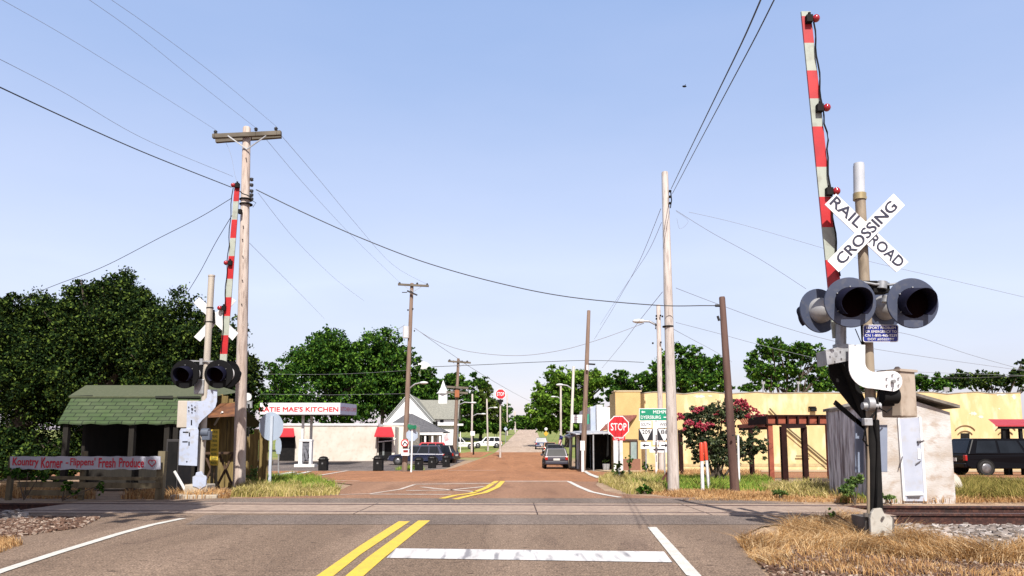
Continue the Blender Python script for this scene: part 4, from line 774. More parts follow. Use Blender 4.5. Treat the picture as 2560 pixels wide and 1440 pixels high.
marker_post(1757, 1229, 1753, 1106, 18, 1152, 'left orange topped white post, standing straight'); marker_post(1774, 1228, 1762, 1104, 19, 1150, 'right orange topped white post, leaning left')
# small things down the street
def diamond():
    Y = 110; t = thing('warning_sign', base_at(1365, Y), 'small yellow diamond sign beyond the parked cars', 'road sign'); mb = MB(); mb.cyl(base_at(1365, Y), W(1365, 1082, Y), .05, n=8); mb.build('post', steel, t)
    mb = MB(); mb.pp([(1365, 1077.5), (1371, 1084), (1365, 1091), (1359, 1084)], Y-.1, .03); mb.build('sign_face', M('warning_yellow', (.62, .36, .03), (.55, .32, .03), 4, .5), t); mb = MB(); mb.sph(W(1365, 1073, Y-.1), .25, sc=(1, .4, 1)); mb.build('round_plate', white, t)
diamond()
def road_sign2():
    Y = 140; t = thing('warning_sign', base_at(1264, Y), 'pale diamond sign back on the green bank left of the road', 'road sign'); mb = MB(); mb.cyl(base_at(1264, Y), W(1264, 1072, Y), .06, n=8); mb.build('post', steel, t)
    mb = MB(); mb.pp([(1264, 1066.5), (1269, 1072), (1264, 1077.5), (1259, 1072)], Y-.1, .03); mb.build('sign_face', signback, t)
road_sign2()
def board_sign():
    Y = 150; t = thing('yard_sign', base_at(1239, Y), 'small red and white board on the green bank', 'yard sign'); mb = MB(); mb.rp(1234, 1066, 1244, 1074, Y, .05); mb.build('board', [M('pinkish_board', (.62, .30, .24), (.7, .6, .55), 1, .6)], t); mb = MB(); mb.cyl(base_at(1236, Y), W(1236, 1066, Y+.1), .05, n=6); mb.cyl(base_at(1242, Y), W(1242, 1066, Y+.1), .05, n=6); mb.build('post', postwood, t)
board_sign()
def black_post():
    Y = 92; t = thing('sign_post', base_at(1184, Y), 'black post with a white cube-like box on top, at the grass corner', 'sign post'); mb = MB(); mb.cyl(base_at(1184, Y), W(1183, 1090, Y), .09, n=8); mb.build('post', dull_black, t); mb = MB(); mb.rp(1176, 1078, 1187, 1089, Y, .3); mb.build('box', white, t)
black_post()
def white_marker(x, ya, Y):
    t = thing('marker_post', base_at(x, Y), 'thin white post in front of the white pickup', 'marker post'); mb = MB(); mb.cyl(base_at(x, Y), W(x, ya, Y), .07, n=8); mb.build('post', white, t); mb = MB(); mb.sph(W(x, ya, Y), .08); mb.build('cap', white, t)
white_marker(1151, 1081, 100)
def hydrant():
    t = thing('hydrant', base_at(1129, 92), 'small red hydrant beside the pole with stacked crossarms', 'hydrant'); b = base_at(1129, 92); mb = MB(); mb.rev(b, (0, 0, 1), [(0, .2), (.06, .2), (.08, .13), (.5, .13), (.52, .17), (.58, .15), (.68, .05)], 12); mb.build('barrel', stop_red, t); mb = MB(); mb.cyl(b+V((-.24, 0, .42)), b+V((.24, 0, .42)), .06, n=8); mb.build('nozzle', stop_red, t)
hydrant()
def flag():
    Y = 62; t = thing('flag', base_at(1404, Y), 'small striped flag on a slanted pole above the parked cars', 'flag'); mb = MB(); mb.cyl(base_at(1428, Y)+V((0, 0, 2.2)), W(1398, 1086, Y), .03, n=6); mb.cyl(base_at(1428, Y), base_at(1428, Y)+V((0, 0, 2.4)), .03, n=6); mb.build('flagpole', steel, t)
    mb = MB(); n = 12
    for i in range(n):
        f0, f1 = i/n, (i+1)/n; a = lambda f, g: W(1399-3*f+(9-2*f)*g, 1088+22*f+4*g, Y+.1*math.sin(g*5+f*4))
        for j in range(6): mb.quad(a(f0, j/6), a(f0, (j+1)/6), a(f1, (j+1)/6), a(f1, j/6), mi=(2 if i < 5 else (j % 2)))
    mb.build('cloth', [M('flag_red', (.5, .04, .06), None, 3, .8), white, M('flag_blue', (.02, .03, .12), None, 3, .8)], t)
flag()
# ------------------------------------------------------------------ litter bins
def bins():
    src = None
    for i, (x, Y, s, lab) in enumerate(((810, 52.5, 1, 'black litter bin with a white front, beside the station canopy'), (947, 51.5, 1.08, 'black litter bin in front of the red-awning doorway'), (1048, 53.5, .95, 'black litter bin just right of the street name post'), (1081, 58, 1, 'black litter bin behind the dark wagon rear'), (1116, 61, 1, 'black litter bin nearest the pole with stacked crossarms'))):
        if src is None:
            t = thing('litter_bin', (0, 0, 0), '', 'litter bin'); mb = MB(); mb.prism([(-.3, -.3, 0), (.3, -.3, 0), (.3, .3, 0), (-.3, .3, 0)], (0, 0, .78)); mb.build('body', dull_black, t, bevel=.03)
            mb = MB(); mb.box((0, 0, .80), (.68, .68, .05)); mb.rev((0, 0, .82), (0, 0, 1), [(0, .33), (.12, .29), (.18, .16), (.2, 0)], 14); mb.build('lid', dull_black, t)
            mb = MB(); mb.box((0, -.305, .52), (.1, .01, .12)); mb.box((0, -.31, .84), (.34, .03, .03)); mb.build('panel', M('bin_panel', (.05, .05, .055), (.3, .3, .3), 14, .6), t); src = t; o = t
        else: o = copy_tree(src)
        p = base_at(x, Y); o.location = p; o.scale = (s, s, s); tag(o, lab, 'litter bin', 'black litter bins around the station lot')
bins()
# ------------------------------------------------------------------ cars
tyre_m = M('tyre', (.012, .012, .012), (.02, .02, .02), 8, .85); rim_m = M('rim', (.22, .22, .23), (.14, .14, .15), 6, .35, metal=.5)
tail_m = M('tail_lamp', (.40, .01, .01), (.3, .01, .01), 6, .2); head_m = M('head_lamp', (.62, .64, .66), (.5, .52, .55), 6, .1)
def paint(n, c): return M('car_paint_'+n, c, tuple(x*.92 for x in c), 2, .3, coat=0 if n == 'jet' else .4, metal=.1, spec=.1 if n == 'jet' else .4)
def car(label, pm, L=4.7, wd=1.85, h=1.65, kind='suv', trim=None, cat='car', roofm=None, name='parked_car', group='parked cars'):
    t = thing(name, (0, 0, 0), label, cat, group); hw = wd/2; a = L/2; mb = MB(); bz = .32; belt = .98 if kind != 'sedan' else .92
    if h > 1.75: belt = 1.08
    hood = belt+.02
    if kind == 'pickup': side = [(-a, .45), (-a, belt), (a-1.55, belt), (a-1.5, hood), (a-.1, hood-.14), (a, hood-.3), (a, .42), (a-.3, bz), (-a+.3, bz)]
    elif kind == 'sedan': side = [(-a, .45), (-a-.0, belt-.12), (-a+.08, belt), (-a+.7, belt+.05), (a-1.4, belt+.0), (a-.2, belt-.18), (a, belt-.35), (a, .4), (a-.3, bz-.05), (-a+.3, bz-.05)]
    else: side = [(-a, .45), (-a-.03, .75), (-a, belt), (a-1.35, hood), (a-.35, hood-.1), (a-.02, hood-.26), (a, .42), (a-.25, bz), (-a+.25, bz)]
    # body sections across the width, slightly narrower on top
    n = len(side); ring = []
    for yy, inset in ((-1, .05), (-1, 0), (1, 0), (1, .05)):
        pass
    def pt(x, z, s): k = hw*(1-.05*max(0, (z-.6)))*(1-.07*(abs(x)/a)**4); return (x, s*k, z)
    vs = [pt(x, z, -1) for x, z in side]+[pt(x, z, 1) for x, z in side]
    mb.add(vs, [tuple(range(n-1, -1, -1)), tuple(range(n, 2*n))]+[(i, (i+1) % n, n+(i+1) % n, n+i) for i in range(n)])
    body = mb.build('body', pm, t, bevel=.05)
    if kind == 'pickup': g0, g1, r0, r1 = -.55, a-1.5, -.40, a-2.25
    elif kind == 'sedan': g0, g1, r0, r1 = -a+.55, a-1.25, -a+1.25, a-2.1
    else: g0, g1, r0, r1 = -a+.06, a-1.3, -a+.42, a-2.05
    rw = hw*.78; gw = hw*.955; mb = MB(); b0 = belt-.02
    V8 = [(g0, -gw, b0), (g1, -gw, b0), (g1, gw, b0), (g0, gw, b0), (r0, -rw, h), (r1, -rw, h), (r1, rw, h), (r0, rw, h)]
    mb.add(V8, [(3,2,1,0),(4,5,6,7),(0,1,5,4),(1,2,6,5),(2,3,7,6),(3,0,4,7)]); cab = mb.build('cabin', roofm or pm, t, bevel=.06)
    def onface(A, B, C, D, u0, u1, v0, v1, off):
        A, B, C, D = map(V, (A, B, C, D)); nrm = (B-A).cross(D-A).normalized()
        f = lambda u, v: (A.lerp(B, u)).lerp(D.lerp(C, u), v)+nrm*off
        return [f(u0, v0), f(u1, v0), f(u1, v1), f(u0, v1)]
    for A, B, C, D in ((V8[0], V8[1], V8[5], V8[4]), (V8[2], V8[3], V8[7], V8[6])):
        for u0, u1 in ((.08, .33), (.36, .63), (.66, .93)) if kind != 'pickup' else ((.08, .45), (.5, .9)): mb = MB(); mb.quad(*onface(A, B, C, D, u0, u1, .12, .86, .012)); mb.build('side_window', glass, t)
    mb = MB(); mb.quad(*onface(V8[1], V8[2], V8[6], V8[5], .07, .93, .1, .9, .012)); mb.build('windscreen', glass, t)
    mb = MB(); mb.quad(*onface(V8[3], V8[0], V8[4], V8[7], .08, .92, .1, .88, .012)); mb.build('rear_window', glass, t)
    if kind == 'pickup': mb = MB(); mb.box(((-a-.45)/2, 0, belt+.001), (a-.65, wd*.8, .02)); mb.build('bed', dull_black, t)
    for sx in (-a+.85, a-.85):
        for sy in (-1, 1):
            mb = MB(); y0 = sy*(hw-.2); mb.rev((sx, y0, .35), (0, sy, 0), [(0, .30), (.02, .35), (.19, .35), (.215, .31)], 22); w_ = mb.build('wheel', tyre_m, t)
            mb = MB(); mb.rev((sx, y0+sy*.205, .35), (0, sy, 0), [(0, .225), (.015, .215), (.02, .08)], 18); mb.build('rim', rim_m, w_)
            mb = MB(); mb.rev((sx, sy*(hw-.10), .37), (0, sy, 0), [(0, .41), (.088, .41)], 22); mb.build('wheel_arch', dull_black, t)
    for sy in (-1, 1):
        mb = MB(); mb.box((-a+.0, sy*(hw-.16), belt-.16), (.1, .2, .26)); mb.build('tail_light', tail_m, t, bevel=.02); mb = MB(); mb.box((a-.06, sy*(hw-.28), hood-.36), (.1, .34, .16)); mb.build('headlight', head_m, t, bevel=.02)
        mb = MB(); mb.box((g1-.45, sy*(hw+.08), belt+.08), (.12, .2, .15)); mb.build('side_mirror', trim or pm, t, bevel=.03)
        mb = MB(); mb.box((.15, sy*(hw*.985), belt-.16), (.16, .03, .03)); mb.build('door_handle', rim_m, t)
    mb = MB(); mb.box((-a-.03, 0, .48), (.14, wd*.92, .22)); mb.build('bumper', trim or pm, t, bevel=.04); mb = MB(); mb.box((a, 0, .48), (.14, wd*.88, .22)); mb.build('bumper', trim or pm, t, bevel=.04)
    mb = MB(); mb.box((-a-.06, 0, .74), (.03, .5, .16)); mb.build('licence_plate', M('plate', (.6, .6, .58), (.5, .5, .48), 9, .5), t)
    return t
def park(t, px, Y, rz, dz=0):
    t.location = base_at(px, Y)+V((0, 0, dz)); t.rotation_euler = (0, 0, R(rz))
park(car('silver grey hatchback seen from behind, nearest of the cars by the store porch', paint('silver', (.055, .05, .066)), 4.4, 1.88, 1.6, trim=M('car_trim_dark', (.03, .03, .05), None, 4, .5)), 1387, 58, 90)
park(car('dark pickup seen from behind, just ahead of the silver hatchback', paint('charcoal', (.02, .022, .03)), 5.4, 1.95, 1.82, 'pickup', cat='pickup'), 1387, 70, 90)
park(car('dark blue car parked farther up the street on the right', paint('dark_blue', (.02, .035, .10)), 4.6, 1.85, 1.7), 1353, 112, 88)
park(car('tan car with orange tones between the dark pickup and the blue car', paint('tan', (.36, .2, .12)), 4.4, 1.8, 1.5, 'sedan'), 1374, 94, 90)
park(car('dark navy wagon seen from its side, parked by the red-awning building', paint('navy', (.012, .018, .05)), 4.9, 1.9, 1.75), 1042, 66, 183)
park(car('red roofed car parked behind the navy wagon', paint('red', (.45, .02, .03)), 4.8, 1.85, 1.9), 1062, 75, 184)
park(car('black sport utility seen from its rear corner, right of the navy wagon', paint('black', (.012, .012, .018)), 4.5, 1.85, 1.7), 1088, 70.5, 160)
park(car('white pickup on the grass verge by the white building', paint('white', (.72, .73, .75)), 4.9, 1.85, 1.75, 'pickup', trim=M('car_trim_dark', (.03, .03, .05), None, 4, .5), cat='pickup'), 1150, 112, 2)
park(car('white sport utility parked on the verge farther right', paint('white', (.72, .73, .75)), 4.7, 1.85, 1.75, trim=M('car_trim_dark', (.03, .03, .05), None, 4, .5)), 1217, 116, 188)
park(car('black sport utility parked before the yellow wall, right of the concrete hut', paint('jet', (.004, .004, .006)), 5.6, 2.0, 1.72, cat='car'), 2530, 34.5, 0)
# ------------------------------------------------------------------ buildings
def wpos(px, Y): return W(px, 1110, Y).x
def zpx(py, Y, px=1280): return W(px, py, Y).z
def block(mb, x0, x1, y0, y1, z0, z1, mi=0): mb.box(((x0+x1)/2, (y0+y1)/2, (z0+z1)/2), (abs(x1-x0), abs(y1-y0), z1-z0), mi)
ystucco = M('yellow_stucco', (.66, .51, .27), (.56, .42, .205), .9, .9, bump=.35, bs=25, st=(1, 1, .4), c3=(.74, .63, .42), s3=1.3, a3=.7)
def yellow_building():
    Y = 55; b = base_at(1900, Y); t = thing('yellow_building', b, 'long low yellow stucco store building with peeling paint, right of the street', 'building')
    x0 = wpos(1602, Y); x1 = 38.9; zt = zpx(983, Y); mb = MB(); n = 26
    tops = [zt+.05*math.sin(i*1.7)+(.03 if i % 3 else -.04) for i in range(n+1)]; xs = np.linspace(x0, x1, n+1)
    for i in range(n):
        mb.prism([(xs[i], Y, -1.2), (xs[i+1], Y, -1.2), (xs[i+1], Y, tops[i+1]), (xs[i], Y, tops[i])], (0, .35, 0))
    block(mb, x0, x0+.3, Y+1.95, Y+28, -1.2, zt-.05); block(mb, x1-.3, x1, Y+.36, Y+28, -1.2, zt-.3); block(mb, x0+.3, x1-.3, Y+.36, Y+28, zt-.7, zt-.5)
    mb.build('wall', ystucco, t)
    mb = MB()
    for i in range(n): mb.bar((xs[i], Y+.17, tops[i]+.03), (xs[i+1], Y+.17, tops[i+1]+.03), .42, .06)
    mb.build('coping', M('coping_grey', (.25, .23, .2), (.4, .37, .3), 4, .9), t)
    # corner block with the porch
    xc0 = wpos(1540, Y-1.2); xc1 = wpos(1603, Y-1.2); zc = zpx(979, Y-1.2); mb = MB(); block(mb, xc0, xc1, Y-1.2, Y-.02, -1.2, zc); block(mb, xc0, xc0+.3, Y, Y+1.9, -1.2, zc-.05); mb.build('corner_wall', M('ochre_stucco', (.58, .42, .185), (.52, .37, .16), 1.2, .9, bump=.3, bs=25), t)
    mb = MB(); mb.bar((xc0-.1, Y-.6, zc+.04), (xc1+.1, Y-.6, zc+.04), 1.3, .09); mb.build('coping', M('coping_pale', (.55, .45, .28), (.6, .5, .33), 4, .9), t)
    # door, windows, vents
    mb = MB(); mb.rp(1577, 1103, 1592, 1170, Y-1.23, .02); o = mb.build('window', M('window_teal', (.23, .30, .30), (.3, .37, .36), 3, .3), t); mb = MB(); mb.rp(1554, 1098, 1594, 1103, Y-1.3, .1); mb.rp(1574, 1103, 1577, 1168, Y-1.28, .05); mb.rp(1592, 1103, 1595, 1168, Y-1.28, .05); mb.build('frame', M('frame_brown', (.07, .035, .025), None, 5, .7), o)
    mb = MB(); mb.rp(1645, 1122, 1657, 1172, Y-.03, .02); o = mb.build('door', dull_black, t)
    for x in (2402, 2503):
        mb = MB(); mb.rp(x, 1083, x+22, 1140, Y-.04, .03); mb.build('window', dull_black, t, None).__setitem__('label', 'black window opening under a brick arch')
        mb = MB()
        for r0, dy in ((22, 0), (30, -6)):
            pr = None
            for k in range(9):
                a = R(215+k*13.75); q = W(x+11+r0*math.cos(a), 1098+dy+r0*math.sin(a)*.95, Y-.05)
                if pr is not None: mb.bar(pr, q, .06, .05)
                pr = q
        mb.build('brick_arch', M('arch_brick', (.20, .12, .06), None, 5, .9), t)
    mb = MB(); mb.rp(2028, 1019, 2042, 1028, Y-.25, .2); mb.rp(2024, 1016, 2040, 1019, Y-.3, .25); mb.build('wall_vent', dull_black, t)
    mb = MB()
    for cx, cy, rx, ry in ((1748, 991, 19, 5), (2433, 1034, 12, 6), (2452, 1042, 9, 5), (2500, 985, 20, 6), (2535, 992, 7, 9), (2498, 1022, 3, 3), (1775, 990, 8, 3)):
        mb.pp([(cx+rx*(.7+.3*math.sin(k*2.3))*math.cos(R(k*30)), cy+ry*(.7+.3*math.cos(k*3.1))*math.sin(R(k*30))) for k in range(12)], Y-.012, .01)
    mb.build('peeled_patch', M('peeled_plaster', (.72, .68, .60), (.62, .56, .44), 3, .9), t)
    mb = MB(); q = W(1920, 1018, Y-.2); mb.tube([W(2070, 1155, Y-.2), W(1975, 1075, Y-.2), W(1924, 1021, Y-.2)], .06, 6); mb.tube([W(2070, 1162, Y-.3), W(1968, 1075, Y-.3)], .04, 6); mb.tube([W(1990, 1140, Y-.2), W(2026, 1140, Y-.2)], .05, 6); mb.build('stair_rail', M('pipe_brown', (.16, .13, .07), None, 5, .7), t)
    mb = MB(); block(mb, x0, x1-.2, Y-.02, Y, zpx(1166, Y), zpx(1159, Y)); mb.build('damp_band', M('damp_stain', (.38, .30, .17), (.55, .42, .22), 3, .95), t)
    for x in (1908, 1996): mb = MB(); mb.cyl(W(x, 984, Y+.2), W(x, 957, Y+.2), .06, n=8); mb.box(W(x, 957, Y+.2), (.25, .1, .2)); mb.build('roof_pipe', steel, t)
    mb = MB(); mb.cyl(W(2367, 984, Y+.2), W(2366, 974, Y+.2), .06, n=8); mb.box(W(2366, 973, Y+.2), (.4, .1, .3)); mb.build('roof_pipe', steel, t)
    # shed awning and porch
    Yp = Y-1.25; mb = MB(); mb.prism([W(1500, 1077, Yp), W(1540, 1040, Yp), W(1590, 1040, Yp), W(1560, 1077, Yp)], (0, .05, 0)); mb.prism([W(1500, 1078, Yp-1.6), W(1538, 1042, Yp-.02), W(1592, 1040, Yp-.02), W(1568, 1062, Yp-.6)], (0, 0, .08)); mb.build('awning_gable', M('brown_shingle', (.15, .05, .04), (.22, .08, .06), 8, .9), t)
    mb = MB(); mb.pp([(1508, 1077), (1541, 1049), (1541, 1077)], Yp-.2, .1); mb.build('gable_fill', ystucco, t)
    mb = MB(); mb.prism([W(1440, 1084, 51), W(1545, 1079, 51), W(1545, 1083, 51), W(1440, 1087, 51)], (0, 9, .3)); mb.build('porch_roof', M('porch_roof_metal', (.5, .52, .56), (.35, .36, .4), 3, .5), t)
    for x, Yq in ((1483, 51.1), (1461, 51.1)): mb = MB(); p = base_at(x, Yq); mb.cyl(p, W(x, 1084, Yq), .055, n=8); mb.build('porch_post', white if x == 1461 else steel, t)
    mb = MB(); p = base_at(1552, 50); mb.box(V((p.x, 51.4, 1.0)), (.65, .3, 3.6)); mb.build('porch_pillar', offwhite, t)
    mb = MB(); block(mb, wpos(1478, 56), wpos(1552, 56), 56.5, 56.7, -1, zpx(1086, 56)); mb.build('shaded_shop_front', dull_black, t)  # wall painted black for the shade under the porch roof
    mb = MB(); block(mb, wpos(1552, 52.3), wpos(1600, 52.3), 52.2, 52.4, -.8, .1); mb.build('porch_step', M('brown_step', (.25, .12, .08), None, 5, .9), t)
    for x in (1534, 1537): mb = MB(); mb.sph(base_at(x-20, 52.5)+V((0, 0, .5)), .18); mb.bar(base_at(x-20, 52.5), base_at(x-20, 52.5)+V((0, 0, .5)), .06, .06); 
yellow_building()
def white_store():
    Y = 59; t = thing('white_store', base_at(1500, Y), 'white painted store with a stepped false front, left of the yellow building', 'building')
    mb = MB(); x0, x1 = wpos(1492, Y), wpos(1545, Y); block(mb, x0, x1, Y, Y+10, -1, zpx(1018, Y)); block(mb, x0, x0+.5, Y-.15, Y+10, -1, zpx(1012, Y)); block(mb, wpos(1478, Y), x0, Y+.3, Y+10, -1, zpx(1016, Y)); mb.build('wall', white, t)
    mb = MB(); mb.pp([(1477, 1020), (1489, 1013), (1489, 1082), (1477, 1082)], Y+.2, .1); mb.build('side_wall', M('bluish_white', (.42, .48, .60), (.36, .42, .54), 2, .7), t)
    mb = MB(); mb.tube([W(1494, 1052, Y-.05), W(1495, 1060, Y-.05)], .04, 5); mb.tube([W(1503, 1050, Y-.05), W(1500, 1062, Y-.05)], .06, 5); mb.build('bracket', dull_black, t)
    mb = MB(); mb.rp(1464, 1035, 1477, 1060, Y+1, .2); mb.build('green_sign', M('shop_green', (.05, .30, .20), None, 3, .6), t)
    mb = MB(); mb.rp(1429, 1037, 1457, 1057, 56, .1, 0); s = mb.build('hanging_sign', sign_white, t); s['label'] = 'white hanging shop sign with faint red lettering'
    for i in range(2): mb = MB(); mb.rp(1433, 1043+i*5, 1451, 1044.5+i*5, 55.98, .01); mb.build('lettering', M('faint_pink', (.60, .35, .38), (.78, .7, .72), 30, .6), s)
    mb = MB(); block(mb, wpos(1438, 60), wpos(1480, 60), 60, 60.2, -1, zpx(1086, 60)); mb.build('shaded_shop_front', dull_black, t)  # black colour stands for the shade beneath the awning
    mb = MB(); mb.prism([W(1425, 1092, 56), W(1455, 1082, 56), W(1455, 1086, 56), W(1425, 1096, 56)], (0, 6, .2)); mb.build('awning', M('awning_grey', (.3, .31, .34), None, 3, .5), t)
    for x, Yq in ((1443, 56.1), (1447, 57)): mb = MB(); mb.cyl(base_at(x, Yq), W(x, 1090, Yq), .06, n=8); mb.build('porch_post', white, t)
white_store()
def newsbox():
    p = base_at(1456, 49); t = thing('bollard', p, 'white rectangular post at the street corner by the dark pole', 'post'); mb = MB(); mb.box(p+V((0, 0, .65)), (.18, .18, 1.5)); mb.build('post', white, t, bevel=.02); mb = MB(); mb.box(p+V((.0, 0, 1.75)), (.3, .2, .65)); mb.build('box', white, t)
newsbox()
def porch_things():
    for i, x in enumerate((1511, 1518)):
        p = base_at(x, 52.6)+V((0, 0, .02)); t = thing('planter', p, ('left' if i == 0 else 'right')+' one of two small grey planters in the shade of the porch', 'planter', 'planters on the porch'); mb = MB(); mb.rev(p, (0, 0, 1), [(0, .12), (.4, .17), (.45, .17)], 12); mb.build('pot', steel, t); np_mesh('leaves', leaf_cloud([((p.x, p.y, p.z+.6), (.2, .2, .22))], .08, 160), 4, leafdark, t)
porch_things()
def beige_building():
    Y = 75; t = thing('beige_building', base_at(860, Y), 'long low beige building with a red awning over its doorway', 'building'); mb = MB()
    xa, xb, xc = wpos(700, Y), wpos(942, Y), wpos(1012, Y); z0 = -1; zt = zpx(1064, Y)
    block(mb, xa, xb, Y, Y+12, z0, zt); mb.build('wall', M('beige_render', (.54, .49, .42), (.62, .57, .51), .8, .9, c3=(.42, .36, .29), s3=2.5, a3=.4), t)
    mb = MB(); block(mb, xb+.01, xc, Y+3, Y+12, z0, zt+.1); block(mb, xb+.01, xb+1.8, Y+.4, Y+3, z0, zt-.1); mb.build('white_wall', M('cream_wall', (.66, .62, .54), (.7, .66, .58), 1, .8), t)
    mb = MB(); block(mb, xa-.1, xb+.1, Y-.1, Y+12, zt, zt+.22); block(mb, xb+.1, xc, Y+2.9, Y+12, zt+.1, zt+.35); mb.build('coping', white, t)
    mb = MB(); block(mb, xb+.15, xb+1.5, Y+.3, Y+.39, z0, zt-1.3); o = mb.build('door', dull_black, t); mb = MB(); block(mb, xb+.55, xb+.75, Y+.25, Y+.3, z0+1, zt-1.7); mb.build('pane', M('door_glass', (.2, .22, .22), None, 4, .2), o)
    for (a, b, Yw, nm) in ((942, 990, Y, 'awning'), (697, 744, Y, 'awning')):
        x0, x1 = W(a, 1080, Yw).x, W(b-12, 1080, Yw).x; z1 = zpx(1067, Yw); z2 = zpx(1089, Yw); mb = MB(); ov = .5
        mb.add([(x0, Yw+.2, z1), (x1, Yw+.2, z1), (x1+ov, Yw-1.1, z2), (x0-.05, Yw-1.1, z2), (x1, Yw+.2, z2), (x0, Yw+.2, z2), (x0-.05, Yw-1.1, z2-.16), (x1+ov, Yw-1.1, z2-.16)], [(0, 3, 2, 1), (1, 2, 4), (0, 5, 3), (3, 6, 7, 2), (5, 4, 2, 3)]); mb.build('awning', M('red_awning', (.52, .02, .03), (.42, .015, .025), 3, .7), t)
    mb = MB(); block(mb, wpos(700, Y), wpos(738, Y), Y-.05, Y-.01, z0, zpx(1090, Y)); mb.build('door', dull_black, t)
    mb = MB(); mb.tube([W(945, 1105, Y-.2), W(985, 1101, Y-.2), W(990, 1096, Y-.2)], .06, 5); mb.build('pipe', white, t)
beige_building()
def canopy():
    Y = 62; t = thing('station_canopy', base_at(765, Y), 'white station canopy lettered with a kitchen name, on two posts', 'canopy')
    x0, x1 = W(650, 1020, Y).x, W(850, 1020, Y).x; z0, z1 = zpx(1036, Y), zpx(1007, Y); mb = MB(); Yb = Y+5.5; xr = W(891, 1020, Yb).x
    mb.prism([(x0, Y, z0), (x1, Y, z0), (xr, Yb, z0+.15), (x0+.5, Yb, z0+.15)], (0, 0, z1-z0)); f = mb.build('fascia', white, t)
    tpx("KATIE MAE'S KITCHEN", 747, 1023, 197, 11.5, Y-.02, redlet, f, bold=.04)
    d = V((xr-x1, Yb-Y, .15)).normalized(); c = V(((x1+xr)/2, (Y+Yb)/2, (z0+z1)/2+.07)); text('KITCHEN CAFE', c, d, (0, 0, 1), 5.2, .34, redlet, f, th=.02, bold=.02)
    mb = MB(); mb.prism([(x1+.0, Y+.1, z0), (x1+.0, Y+.1, z1), (xr, Yb, z1+.15), (xr, Yb, z0+.15)], (.02, 0, 0)); mb.build('end_band', M('lavender_band', (.50, .50, .66), None, 3, .6), f)
    mb = MB(); mb.prism([(x0+.1, Y+.1, z0-.04), (x1-.05, Y+.1, z0-.04), (xr-.1, Yb-.1, z0+.1), (x0+.6, Yb-.1, z0+.1)], (0, 0, .035)); mb.build('soffit', M('shaded_soffit', (.05, .04, .045), None, 3, .9), t)  # underside coloured dark, the canopy's own shade painted in
    for x, Yp in ((756, Y+1.2), (777, Y+3.2)): mb = MB(); p = base_at(x, Yp); mb.box(V((p.x, Yp, (p.z+z0)/2)), (.2, .2, z0-p.z)); mb.build('canopy_post', offwhite, t)
    p = base_at(766, Y-.5); g = thing('fuel_pump', p, 'old white fuel pump with a grey face under the canopy', 'fuel pump'); mb = MB(); mb.box(p+V((0, 0, .1)), (1.7, .9, .24)); mb.build('island', offwhite, g)
    mb = MB(); mb.box(p+V((-.42, 0, 1.15)), (.3, .5, 2)); mb.box(p+V((.42, 0, 1.15)), (.2, .5, 2)); mb.box(p+V((0, 0, 2.2)), (1.1, .56, .18)); mb.build('cabinet', white, g, bevel=.02)
    mb = MB(); mb.box(p+V((.04, 0, 1.3)), (.62, .3, 1.7)); mb.box(p+V((.06, -.2, .8)), (.3, .08, .5)); mb.build('pump_face', M('pump_grey', (.08, .085, .10), (.2, .2, .23), 5, .5), g)
    mb = MB(); mb.tube([p+V((.1, -.25, 1.5)), p+V((.35, -.4, .9)), p+V((.1, -.42, .5)), p+V((-.1, -.3, 1.2))], .03, 6); mb.build('hose', dull_black, g)
canopy()
shg = M('dark_grey_shingle', (.075, .075, .085), (.12, .12, .13), 5, .9, bump=.3); shl = M('grey_shingle', (.19, .19, .17), (.25, .25, .22), 5, .9, bump=.3)
siding = M('white_siding', (.78, .79, .80), (.70, .71, .73), 2, .7, st=(.2, .2, 8))
